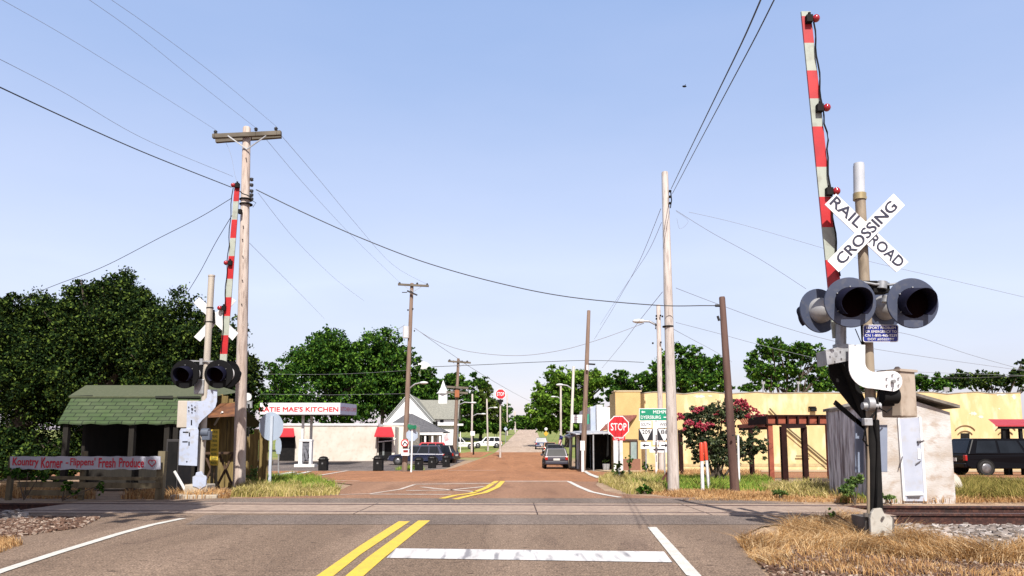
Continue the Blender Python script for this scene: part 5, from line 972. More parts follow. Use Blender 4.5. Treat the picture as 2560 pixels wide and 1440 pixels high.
def church():
    Y = 100; t = thing('church', base_at(1060, Y), 'white wooden church with a gabled front and a small steeple', 'church'); k = lambda px, py, y=Y: W(px, py, y)
    mb = MB(); mb.prism([k(966, 1120), k(966, 1050), k(1022, 986), k(1082, 1052), k(1082, 1120)], (0, .3, 0)); mb.build('gable_wall', siding, t)
    A = k(1022, 984); Bk = W(1060, 1000, Y+16); hz = 16
    xr = k(1084, 1054).x; xa = k(1022, 984).x; za = A.z; ze = k(1084, 1054).z; mb = MB()
    mb.add([(xa, Y-.3, za), (xr, Y-.3, ze), (xr, Y+hz, ze), (xa, Y+hz, za), (k(962, 1054).x, Y-.3, ze), (k(962, 1054).x, Y+hz, ze)], [(0, 1, 2, 3), (3, 5, 4, 0)]); mb.build('roof', shl, t)
    mb = MB(); mb.bar(k(963, 1054), k(1022, 985), .3, .3); mb.bar(k(1022, 985), k(1083, 1054), .3, .3); mb.build('bargeboard', M('bargeboard_grey', (.42, .44, .44), None, 3, .6), t)
    # side wing running right
    xw0, xw1 = k(1060, 1060, Y+6).x, k(1139, 1060, Y+6).x; zw = k(1100, 1048, Y+6).z; zr = k(1100, 1000, Y+9).z; mb = MB(); block(mb, xw0, xw1, Y+6, Y+12, -1, zw); mb.build('wing_wall', siding, t)
    mb = MB(); mb.add([(xw0-1, Y+5.6, zw), (xw1+.4, Y+5.6, zw), (xw1+.4, Y+9, zr), (xw0-3, Y+9, zr), (xw1+.4, Y+12.4, zw), (xw0-1, Y+12.4, zw)], [(0, 1, 2, 3), (3, 2, 4, 5)]); mb.prism([(xw1+.05, Y+6, zw), (xw1+.05, Y+9, zr-.1), (xw1+.05, Y+12, zw)], (.2, 0, 0)); mb.build('wing_roof', shl, t)
    for x, y in ((1100, 1050), (1083, 1054)): mb = MB(); mb.rp(x, y, x+9, y+6, Y+5.95, .03); mb.build('window', glass, t)
    for x in (1036, 1049): mb = MB(); mb.rp(x-27, 1072, x-22, 1086, Y-.05, .03); mb.build('window', glass, t)
    mb = MB(); c = W(1108, 992, Y+9); s = .64; block(mb, c.x-s, c.x+s, c.y-s, c.y+s, c.z-1.2, W(1108, 984, Y+9).z); b = W(1108, 984, Y+9); st = mb.build('steeple', white, t)
    mb = MB(); mb.rev(b, (0, 0, 1), [(0, 1.05), (.35, .72), (.9, .42), (W(1108, 950, Y+9).z-b.z, .02)], 8); mb.build('spire', white, st)
    mb = MB(); xq0, xq1 = k(1083, 1060, Y+3).x, k(1155, 1060, Y+3).x; block(mb, xq0, xq1, Y+5.5, Y+5.99, k(1100, 1063, Y+3).z, k(1100, 1058, Y+3).z); mb.build('side_porch', white, t)
church()
def porch_house():
    Y = 88; t = thing('house', base_at(1040, Y), 'white house with a dark hipped roof and a porch, in front of the church', 'house'); k = lambda px, py, y=Y: W(px, py, y)
    x0, x1 = k(985, 1080).x, k(1112, 1080).x; ze = k(1000, 1080).z; mb = MB(); block(mb, x0+1, x1-1.2, Y+2.5, Y+9, -1, ze); mb.build('wall', siding, t)
    R0, R1 = V((k(1016, 1034, Y+5).x, Y+5, k(1016, 1034, Y+5).z)), V((k(1030, 1034, Y+5).x, Y+5, k(1030, 1034, Y+5).z)); mb = MB()
    mb.add([(x0-2, Y, ze), (x1, Y, ze), (x1, Y+10, ze), (x0-2, Y+10, ze), R0, R1], [(0, 1, 5, 4), (1, 2, 5), (2, 3, 4, 5), (3, 0, 4)]); mb.build('roof', shg, t)
    mb = MB(); block(mb, x0-1.8, x1-.2, Y+.05, Y+.35, ze-.35, ze-.02); mb.build('eave_beam', white, t)
    for x in (1003, 1021, 1063, 1081, 1100): mb = MB(); p = base_at(x, Y+.3); mb.box(V((p.x, p.y, (p.z+ze)/2)), (.22, .22, ze-p.z)); mb.build('porch_post', white, t)
    for a, b in ((1044, 1060), (1066, 1080)): mb = MB(); block(mb, k(a, 0).x, k(b, 0).x, Y+2.42, Y+2.48, -.2, ze-.4); mb.build('window', glass, t)
    mb = MB(); block(mb, x1-4, x1-.5, Y+.3, Y+.4, .2, 1.1); mb.build('porch_railing', M('railing_grey', (.4, .43, .47), None, 3, .6), t)
    mb = MB(); p = k(1108, 1090, Y-.2); mb.prism([p, p+V((.5, 0, .3)), p+V((.7, 0, -.5)), p+V((.2, 0, -.7))], (0, .05, 0)); mb.build('small_flag', M('flag_faded', (.42, .2, .22), (.6, .5, .52), 3, .8), t)
    mb = MB(); mb.rp(1089, 1053, 1093, 1066, Y+6, .4); mb.build('chimney', dull_black, t)
porch_house()
def tank():
    Y = 210; t = thing('water_tank', base_at(1057, Y), 'white domed top of a water tank behind the trees', 'water tank', None); c = W(1056, 920, Y); mb = MB(); mb.sph(c, 2.5, 0, 24, (1, 1, .75)); mb.build('tank', white, t); mb = MB(); b = base_at(1057, Y); mb.cyl(b, c, 1.0, n=14); mb.build('stem', white, t)
tank()
# ------------------------------------------------------------------ concrete hut
def hut():
    Y = 14.75; b = base_at(2250, Y); t = thing('trackside_hut', b, 'small weathered concrete hut with a pale metal door behind the rails', 'hut')
    g = lambda px, py, y=Y: W(px, py, y); x0, x1 = g(2176, 1200).x, g(2386, 1200).x; zl, zr = g(2176, 1017).z, g(2384, 1021).z; ax, az = g(2278, 990).x, g(2278, 990).z; D = 1.85; z0 = -.2
    conc = M('hut_concrete', (.42, .365, .32), (.56, .545, .54), 1.1, .92, bump=.4, bs=22, st=(1, 1, 1.6), lo=.38, hi=.6, c3=(.34, .25, .18), s3=3.5, a3=.6)
    mb = MB(); mb.prism([(x0, Y, z0), (x1, Y, z0), (x1, Y, zr-.08), (ax, Y, az-.08), (x0, Y, zl-.08)], (0, .15, 0)); block(mb, x1-.15, x1, Y+.15, Y+D, z0, zr-.08); block(mb, x0, x1, Y+D-.15, Y+D, z0, zl-.1); mb.build('wall', conc, t)
    mb = MB(); n = 14; wd = D/n
    for i in range(n):
        ya = Y+i*wd; yb = ya+wd; ym = (ya+yb)/2; mb.prism([(x0-.002, ya, z0), (x0-.045, ym-wd*.2, z0), (x0-.045, ym+wd*.2, z0), (x0-.002, yb-.004, z0)], (0, 0, zl+.01-z0))
    block(mb, x0, x0+.06, Y+.16, Y+D-.16, z0, zl-.02)
    mb.build('corrugated_panel', M('weathered_lit_corrugated', (.20, .17, .18), (.85, .84, .88), 5, .8, st=(1, 3, .25), c3=(.12, .05, .05), s3=9), t)  # weathered streaks; pale tone raised to stand for sunlight on this side
    mb = MB()
    for (xa, za, xb, zb) in ((x0-.07, zl-.02, ax, az), (ax, az, x1+.12, zr)): mb.prism([(xa, Y-.16, za), (xb, Y-.16, zb), (xb, Y-.16, zb+.06), (xa, Y-.16, za+.06)], (0, D+.22, 0))
    mb.build('roof', M('hut_roof', (.13, .115, .10), (.30, .26, .22), 4, .9), t)
    mb = MB(); mb.pp([(2249, 1047), (2298, 1044), (2312, 1253), (2264, 1253)], Y-.04, .03, 0); o = mb.build('door', M('door_grey_blue', (.46, .49, .58), (.40, .43, .52), 3, .5, c3=(.4, .36, .3), s3=7, a3=.3), t)
    mb = MB(); mb.pp([(2245, 1044), (2249, 1044), (2264, 1253), (2259, 1253)], Y-.05, .04); mb.pp([(2298, 1042), (2303, 1042), (2318, 1253), (2312, 1253)], Y-.05, .04); mb.pp([(2263, 1231), (2307, 1230), (2309, 1238), (2264, 1239)], Y-.06, .03); mb.pp([(2294, 1122), (2301, 1122), (2302, 1147), (2295, 1147)], Y-.055, .03); mb.build('door_frame', sign_white, o)
    mb = MB(); mb.tube([W(2249, 1170, Y-.07), W(2256, 1141, Y-.07)], .010, 5); mb.tube([W(2290, 1160, Y-.07), W(2302, 1152, Y-.07)], .012, 5); mb.tube([W(2293, 1104, Y-.06), W(2304, 1103, Y-.06), W(2310, 1102, Y-.06)], .016, 5); mb.cyl(W(2297, 1108, Y-.08), W(2297, 1108, Y-.04), .02, n=8); mb.box(W(2285, 1242, Y-.06), (.25, .02, .025)); mb.build('hinge', M('hinge_dark', (.12, .11, .12), None, 5, .6), o)
hut()
def culvert():
    p = W(2392, 1215, 16.4); p.z = .05; t = thing('concrete_pipe', p, 'round pale concrete ring beside the right corner of the hut', 'pipe'); mb = MB(); mb.rev(p+V((-.25, 0, .12)), (1, 0, 0), [(0, .34), (.18, .33), (.24, .25)], 20); mb.build('ring', M('ring_concrete', (.42, .38, .33), (.5, .46, .4), 4, .9), t); mb = MB(); mb.box(p+V((.22, -.5, -.05)), (.4, .3, .14)); mb.build('base', M('rust_block', (.3, .15, .08), None, 5, .9), t)
culvert()
def red_shelter():
    Y = 34; t = thing('shelter', base_at(2530, Y), 'open shelter with a red roof at the right edge', 'shelter'); mb = MB(); a, b = W(2488, 1063, Y), W(2640, 1063, Y); mb.add([a, b, b+V((0, 2, .35)), a+V((1, 2, .35)), a+V((0, 0, -.06)), b+V((0, 0, -.06))], [(0, 1, 2, 3), (0, 4, 5, 1)]); mb.build('roof', M('red_roof', (.42, .04, .05), (.36, .03, .04), 3, .6), t)
    mb = MB(); mb.bar(W(2496, 1069, Y+.1), W(2640, 1069, Y+.1), .1, .12); mb.build('beam', dull_black, t)
    for x, y in ((2507, Y+.2), (2550, Y+.2), (2518, Y+1.8)): mb = MB(); p = base_at(x+3, y); mb.bar(p, W(x, 1067, y), .13, .13); mb.build('shelter_post', dull_black, t)
red_shelter()
# ------------------------------------------------------------------ pergola
def pergola():
    Y = 24.5; pr = M('pergola_red_wood', (.22, .05, .028), (.32, .085, .045), 6, .8); pd = M('pergola_shaded_wood', (.03, .011, .010), (.018, .007, .006), 6, .8, spec=.1); t = thing('pergola', base_at(1980, Y), 'red-brown wooden pergola behind the flowering bush', 'pergola')  # pd: near-black copy of the red wood, shade under the roof painted in
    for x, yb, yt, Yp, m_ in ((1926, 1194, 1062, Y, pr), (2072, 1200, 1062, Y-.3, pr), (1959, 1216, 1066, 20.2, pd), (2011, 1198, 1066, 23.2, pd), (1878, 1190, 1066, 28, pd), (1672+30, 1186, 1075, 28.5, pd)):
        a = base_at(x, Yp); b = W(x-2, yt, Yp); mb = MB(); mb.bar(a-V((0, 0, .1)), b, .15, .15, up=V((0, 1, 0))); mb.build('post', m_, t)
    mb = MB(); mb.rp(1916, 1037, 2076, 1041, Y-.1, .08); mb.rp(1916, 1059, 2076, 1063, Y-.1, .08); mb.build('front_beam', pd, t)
    mb = MB(); x = 1918
    while x < 2066: mb.rp(x+2, 1041, x+22, 1059, Y-.02, .03); x += 26
    mb.build('front_panel', pr, t)
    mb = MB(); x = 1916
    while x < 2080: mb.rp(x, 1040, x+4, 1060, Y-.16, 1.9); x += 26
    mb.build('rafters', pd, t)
    mb = MB()
    for k in range(13):
        f = k/12; Yk = Y+5*f; a = W(1912-66*f, 1040, Yk); 
        mb.bar(W(1914-66*f, 1041+4*f, Yk), W(1924-64*f, 1062+1*f, Yk), .06, .05)
    mb.bar(W(1916, 1039, Y), W(1848, 1043, Y+5), .1, .1); mb.bar(W(1916, 1062, Y), W(1848, 1066, Y+5), .1, .14)
    mb.build('side_slats', pr, t)
    mb = MB(); mb.bar(W(1924, 1066, Y), W(1850, 1070, Y+5), .1, .2); mb.bar(W(1959, 1066, 20.6), W(2011, 1065, 23.2), .1, .12); mb.build('side_beam', pd, t)
pergola()
def timber(x0, y0, x1, y1, Y, label, m_=None):
    t = MB(); t.bar(W(x0, y0, Y), W(x1, y1, Y), .22, .2); tag(t.build('timber_beam', m_ or sl_m, loc=W(x0, y0, Y)), label, 'timber')
timber(2025, 1207, 2088, 1207, 19, 'black timber lying against the hut corner under the pergola')
# two white posts at the bush
for i, (x, y0, y1, Y) in enumerate(((1825, 1087, 1156, 21), (1846, 1088, 1156, 21))):
    t = thing('white_post', base_at(x, Y), 'short white pipe just '+('left' if i == 0 else 'right')+' of the leaning dark pole, before the bush', 'post', 'white pipes by the bush'); mb = MB(); p = W(x, y1, Y); mb.cyl(V((p.x, Y, float(H(p.x, Y)))), W(x-1, y0, Y), .032, n=10); mb.build('pipe', white, t); mb = MB(); mb.cyl(W(x-1, y0+1, Y), W(x-1, y0-1.5, Y), .04, n=10); mb.build('cap', white, t)
# ------------------------------------------------------------------ flowering bush and weeds
def bush():
    Y = 23; t = thing('flowering_bush', base_at(1790, Y), 'big dark bush with clusters of pink red flowers, between the pale pole and the pergola', 'bush'); bl = []; 
    for cx, cy, rx, ry in ((1745, 1055, 48, 38), (1800, 1040, 55, 42), (1850, 1030, 34, 34), (1770, 1110, 62, 52), (1830, 1120, 50, 48), (1722, 1045, 22, 26), (1888, 1120, 32, 45), (1790, 1150, 70, 30), (1735, 1095, 36, 38)):
        c = W(cx, cy, Y); k = Y/F; bl.append(((c.x, c.y+random.uniform(-.3, .3), c.z), (rx*k, rx*k*.8, ry*k)))
    bm = M('bush_leaf', (.012, .022, .008), (.04, .06, .02), rough=.6, island=True, c3=(.10, .13, .04), s3=.6, trans=.15)
    np_mesh('leaves', leaf_cloud(bl, .085, 17000), 4, bm, t); fl = []
    for cx, cy, r in ((1707, 1046, 12), (1722, 1058, 14), (1742, 1063, 15), (1765, 1068, 16), (1775, 1062, 12), (1740, 1028, 12), (1752, 1022, 10), (1796, 1037, 13), (1852, 1005, 15), (1865, 1018, 13), (1842, 1010, 10), (1884, 1028, 12), (1896, 1036, 10), (1712, 1075, 8), (1812, 1052, 9), (1700, 1036, 8), (1872, 1040, 10), (1846, 1026, 12)):
        c = W(cx, cy, Y-.55); k = Y/F; fl.append(((c.x, c.y, c.z), (r*k, r*k, r*k*.75)))
    np_mesh('flowers', leaf_cloud(fl, .06, 5200, clump=14), 4, M('crepe_flower', (.42, .02, .06), (.55, .05, .10), rough=.7, island=True, c3=(.75, .25, .30), s3=.7, trans=.2), t)
    mb = MB(); b = base_at(1790, Y)
    for c, r in bl: mb.tube([b+V((random.uniform(-.3, .3), 0, -.05)), b.lerp(V(c), .5)+V((0, 0, .2)), V(c)], [.05, .035, .012], 6)
    mb.build('stem', barkm, t)
bush()
def shrub(blpx, Y, leaf, n, m_, label, name='weed', cat='plant', group='weeds by the crossing'):
    c0 = base_at(blpx[0][0], Y); t = thing(name, c0, label, cat, group); bl = []
    for cx, cy, rx, ry in blpx: c = W(cx, cy, Y); k = Y/F; bl.append(((c.x, c.y, c.z), (rx*k, rx*k*.8, ry*k)))
    np_mesh('leaves', leaf_cloud(bl, leaf, n, clump=12), 4, m_, t); mb = MB()
    for c, r in bl:
        mb.tube([c0, V(c)+V((0, 0, r[2]*.5))], [.014, .006], 5)
    mb.build('stem', barkm, t)
weedm = M('weed_leaf', (.03, .07, .015), (.09, .17, .03), rough=.6, island=True, c3=(.20, .28, .07), s3=.5, trans=.2)
shrub([(1610, 1222, 15, 12), (1602, 1228, 12, 8), (1622, 1228, 10, 8)], 17.2, .07, 500, leafmid, 'dark green weed at the road edge left of the bare pole')
shrub([(1545, 1168, 12, 20), (1540, 1182, 16, 14)], 24, .07, 600, weedm, 'light green weed below the stop sign')
shrub([(1572, 1150, 16, 10), (1576, 1172, 8, 22)], 27, .08, 420, weedm, 'thin leafy weed right of the stop sign post')
shrub([(1612, 1165, 12, 12), (1625, 1172, 10, 9)], 30, .09, 300, leafmid, 'small plants at the foot of the route markers')
shrub([(2130, 1215, 16, 22), (2115, 1226, 18, 16), (2148, 1202, 12, 20)], 14.5, .075, 1300, weedm, 'leafy weeds at the left corner of the hut')
shrub([(2220, 1243, 22, 8), (2200, 1240, 12, 8)], 14.5, .06, 500, weedm, 'low green weeds between the gate mast and the hut door')
shrub([(1945, 1230, 18, 10), (1960, 1236, 14, 8)], 15.6, .06, 500, weedm, 'low weed in front of the pergola')
shrub([(628, 1190, 14, 34), (618, 1214, 12, 16)], 19.3, .06, 900, weedm, 'tall green weed at the foot of the tall left pole')
shrub([(1150, 1068, 46, 18), (1200, 1070, 40, 17), (1245, 1072, 34, 13), (1115, 1070, 40, 20)], 146, .75, 9000, leafmid, 'dark understorey bushes on the bank left of the far road', 'understorey', 'bush', None)
shrub([(1372, 1066, 26, 20), (1410, 1068, 40, 20), (1460, 1066, 46, 24), (1355, 1060, 20, 22)], 124, .65, 9000, leafmid, 'dark understorey bushes below the bright green tree, right of the far road', 'understorey', 'bush', None)
shrub([(1280, 1066, 16, 8), (1298, 1067, 16, 9), (1318, 1066, 16, 10), (1336, 1064, 16, 12), (1352, 1062, 14, 13)], 340, 1.5, 6000, leafmid, 'distant bushes closing the view at the crest of the road', 'understorey', 'bush', None)
shrub([(-50, 1172, 70, 42), (50, 1176, 70, 36), (140, 1182, 50, 32), (100, 1150, 60, 40)], 22.8, .12, 9000, leafdark, 'dark undergrowth beneath the trees behind the left end of the rail fence', 'undergrowth', 'bush', None)
shrub([(70, 1190, 34, 16), (40, 1182, 22, 18), (100, 1196, 20, 14)], 15.2, .07, 700, leafmid, 'leafy vine on the left end of the rail fence')
shrub([(165, 1215, 14, 26), (255, 1222, 12, 24), (180, 1232, 18, 10)], 15.0, .06, 560, leafmid, 'scraggly weeds growing through the middle of the rail fence')
shrub([(2150, 1312, 14, 12), (2080, 1288, 10, 14)], 9.6, .04, 260, weedm, 'green sprig in the dry grass beside the gate foundation')
dryg = M('dry_grass', (.20, .09, .028), (.52, .29, .10), rough=.85, island=True, c3=(.80, .62, .38), s3=.5, trans=.25)
dryo = M('dry_grass_orange', (.26, .12, .045), (.50, .28, .11), rough=.85, island=True, c3=(.70, .48, .24), s3=.5, trans=.25)
greeng = M('green_grass', (.09, .19, .015), (.20, .32, .03), rough=.8, island=True, c3=(.45, .42, .10), s3=.55, trans=.25)
yelg = M('yellow_grass', (.20, .20, .04), (.46, .38, .12), rough=.85, island=True, c3=(.72, .58, .28), s3=.5, trans=.25)
blades([(1925, 1352), (1985, 1318), (2060, 1300), (2150, 1305), (2176, 1335), (2240, 1350), (2400, 1362), (2600, 1368), (2600, 1415), (2380, 1405), (2230, 1395), (2120, 1385), (2010, 1378)], 11000, .21, .008, dryg, 'grass', 'tall dry golden grass around the gate foundation', rmin=.1, lean=1.05)
blades([(1700, 1252), (1760, 1244), (2080, 1246), (2090, 1254), (1900, 1252)], 1800, .07, .014, dryo, 'grass', rmin=.1)
blades([(1840, 1350), (1930, 1335), (2010, 1378), (2200, 1402), (2600, 1432), (2600, 1460), (2200, 1445), (1960, 1425), (1880, 1400)], 2600, .12, .008, dryo, 'grass', 'sparse dry grass on the dirt at the lower right')
blades([(1845, 1352), (1905, 1340), (1960, 1360), (1990, 1400), (1930, 1420), (1875, 1395)], 1600, .15, .008, dryg, 'grass', lean=.9)
blades([(575, 1240), (600, 1222), (720, 1215), (850, 1232), (846, 1238), (720, 1242)], 8000, .22, .018, yelg, 'grass', 'yellow and green grass on the corner island at the left')
blades([(625, 1222), (640, 1196), (780, 1198), (850, 1228), (760, 1232)], 7000, .26, .018, greeng, 'grass')
blades([(1495, 1205), (1520, 1190), (1660, 1192), (1660, 1232), (1570, 1234)], 9000, .22, .018, yelg, 'grass')
blades([(1560, 1212), (1700, 1195), (1930, 1198), (1930, 1228), (1700, 1228)], 11000, .20, .018, greeng, 'grass')
blades([(1620, 1232), (1700, 1226), (2060, 1232), (2160, 1246), (1900, 1246), (1680, 1242)], 6000, .12, .014, dryo, 'grass')
blades([(1900, 1222), (2000, 1212), (2160, 1225), (2160, 1246), (1960, 1242)], 5000, .26, .016, yelg, 'grass')
blades([(1660, 1196), (1700, 1180), (1900, 1182), (1900, 1196)], 5000, .3, .02, dryo, 'grass'); blades([(1560, 1190), (1620, 1178), (1670, 1180), (1670, 1194)], 2600, .22, .02, dryo, 'grass')
blades([(2090, 1255), (2090, 1247), (2640, 1246), (2640, 1254)], 3500, .14, .014, dryo, 'grass'); blades([(2100, 1254), (2110, 1246), (2260, 1246), (2255, 1254)], 1200, .2, .014, greeng, 'grass')
blades([(2385, 1250), (2395, 1212), (2640, 1212), (2640, 1252)], 13000, .30, .016, M('olive_grass', (.16, .15, .025), (.26, .22, .05), rough=.85, island=True, c3=(.40, .30, .09), s3=.6, trans=.25), 'grass', 'olive green grass right of the hut')
blades([(-20, 1244), (-20, 1226), (110, 1222), (230, 1236), (240, 1246)], 3500, .22, .014, dryo, 'grass', 'orange dry grass at the left below the rail fence')
blades([(300, 1246), (380, 1228), (500, 1230), (580, 1236), (570, 1246)], 4200, .20, .014, dryo, 'grass'); blades([(-30, 1356), (20, 1350), (60, 1362), (-30, 1392)], 900, .10, .008, dryo, 'grass')
blades([(985, 1176), (1010, 1166), (1050, 1168), (1062, 1175)], 500, .3, .05, greeng, 'grass')
# ------------------------------------------------------------------ stones
def stones(poly, n, s0, s1, mat, label, name='gravel', zoff=0):
    P = np.array([[*G(a, b)][:2] for a, b in poly]); lo = P.min(0); hi = P.max(0); pts = []
    while len(pts) < n:
        q = RNG.uniform(lo, hi, (n*2, 2)); ins = np.zeros(len(q), bool); j = len(P)-1
        for i in range(len(P)): ins ^= ((P[i, 1] > q[:, 1]) != (P[j, 1] > q[:, 1])) & (q[:, 0] < (P[j, 0]-P[i, 0])*(q[:, 1]-P[i, 1])/(P[j, 1]-P[i, 1]+1e-9)+P[i, 0]); j = i
        pts += list(q[ins])
    q = np.array(pts[:n]); z = np.array([float(H(a, b)) for a, b in q])+zoff
    base = np.array([(-1,-1,-1),(1,-1,-1),(1,1,-1),(-1,1,-1),(-1,-1,1),(1,-1,1),(1,1,1),(-1,1,1)], float)*.58
    fs = np.array([(3,2,1,0),(4,5,6,7),(0,1,5,4),(1,2,6,5),(2,3,7,6),(3,0,4,7)]); s = RNG.uniform(s0, s1, n)
    vv = base[None]*s[:, None, None]*RNG.uniform(.6, 1.2, (n, 1, 3))*RNG.uniform(.55, 1.2, (n, 8, 3)); an = RNG.uniform(0, 6.28, n); c, sn = np.cos(an), np.sin(an); x = vv[..., 0]*c[:, None]-vv[..., 2]*sn[:, None]; zz = vv[..., 0]*sn[:, None]+vv[..., 2]*c[:, None]; y = vv[..., 1]
    an = RNG.uniform(0, 6.28, n); c, sn = np.cos(an), np.sin(an); x, y = x*c[:, None]-y*sn[:, None], x*sn[:, None]+y*c[:, None]
    v = np.stack([x+q[:, 0:1], y+q[:, 1:2], zz*.75+z[:, None]+s[:, None]*RNG.uniform(0, .5, n)[:, None]], -1).reshape(-1, 3)
    me = bpy.data.meshes.new(name); me.from_pydata(v.tolist(), [], (fs[None]+np.arange(n)[:, None, None]*8).reshape(-1, 4).tolist()); me.materials.append(mat); o = bpy.data.objects.new(name, me); COL.objects.link(o); return tag(o, label, kind='stuff')
stm = M('ballast_stone', (.10, .08, .07), (.24, .20, .18), rough=.9, island=True, c3=(.50, .46, .44), s3=.6); stb = M('brown_stone', (.07, .035, .022), (.16, .09, .06), rough=.9, island=True, c3=(.40, .32, .26), s3=.7)
stones([(2150, 1312), (2230, 1306), (2640, 1304), (2640, 1375), (2240, 1368)], 6500, .03, .075, stm, 'grey and white ballast stones along the near rail at the right')
stones([(1860, 1360), (2150, 1380), (2640, 1410), (2640, 1470), (1950, 1470)], 3000, .010, .032, stb, 'small pebbles strewn on the dirt at the lower right')
stones([(-60, 1300), (60, 1295), (250, 1295), (200, 1320), (0, 1348), (-60, 1350)], 4500, .015, .05, stb, 'dark brown gravel beside the shoulder at the left'); stones([(-60, 1290), (60, 1286), (70, 1298), (-60, 1312)], 500, .04, .09, stm, 'grey stones at the left edge')
# ------------------------------------------------------------------ rail fence and hand painted sign
def fence():
    Y = 15.4; t = thing('rail_fence', base_at(210, Y), 'weathered wooden rail fence behind the hand painted sign', 'fence')
    for x, yt, w_ in ((30, 1140, .10), (210, 1128, .09), (405, 1128, .15)): mb = MB(); p = base_at(x, Y); mb.bar(p-V((0, 0, .2)), W(x+3, yt, Y), w_, w_*.8, up=V((0, 1, 0))); mb.build('post', postwood, t)
    for a, b, y0, y1 in ((100, 400, 1194, 1197), (45, 400, 1211, 1214), (60, 210, 1232, 1232)): mb = MB(); mb.bar(W(a, y0, Y-.08), W(b, y1, Y-.08), .05, .11 if y0 > 1205 else .07); mb.build('rail', postwood, t)
fence()
def painted_sign():
    Y = 15.2; t = thing('painted_sign', W(213, 1175, Y), 'long white board hand painted in red with a heart, on the rail fence', 'sign'); mb = MB(); n = 24; pts = []
    for i in range(n+1): pts.append((25+376*i/n, 1141+.8*math.sin(i*2.1)))
    for i in range(n, -1, -1): pts.append((25+376*i/n, 1173.5+1.2*math.sin(i*1.7)+.6*math.sin(i*4.1)))
    mb.pp(pts, Y, .02); b = mb.build('board', M('shaded_white_board', (.42, .43, .50), (.33, .34, .41), 2, .8, st=(1, 1, .5)), t)  # white board coloured grey-blue for the shade it stands in
    hand = M('hand_paint_red', (.50, .015, .04), (.42, .012, .03), 6, .7); random.seed(3)
    for w_, cx, cy, wp, hp in (('Kountry', 64, 1157, 64, 25), ('Korner', 130, 1157, 53, 25), ('-', 168, 1157.5, 6, 2.2), ("Flippens'", 207, 1157, 62, 24), ('Fresh', 268, 1157, 42, 23), ('Produce', 329, 1157, 62, 22)):
        tpx(w_, cx, cy, wp, hp, Y-.002, hand, b, ang=random.uniform(-1.2, .6), bold=.035)
    mb = MB(); pr = []
    for k in range(25): a = 2*math.pi*k/24; pr.append(W(380+.58*16*math.sin(a)**3, 1157-.60*(13*math.cos(a)-5*math.cos(2*a)-2*math.cos(3*a)-math.cos(4*a)), Y-.006))
    for a, b2 in zip(pr[:-1], pr[1:]): mb.bar(a, b2, .008, .016)
    mb.build('heart', hand, b)
painted_sign()
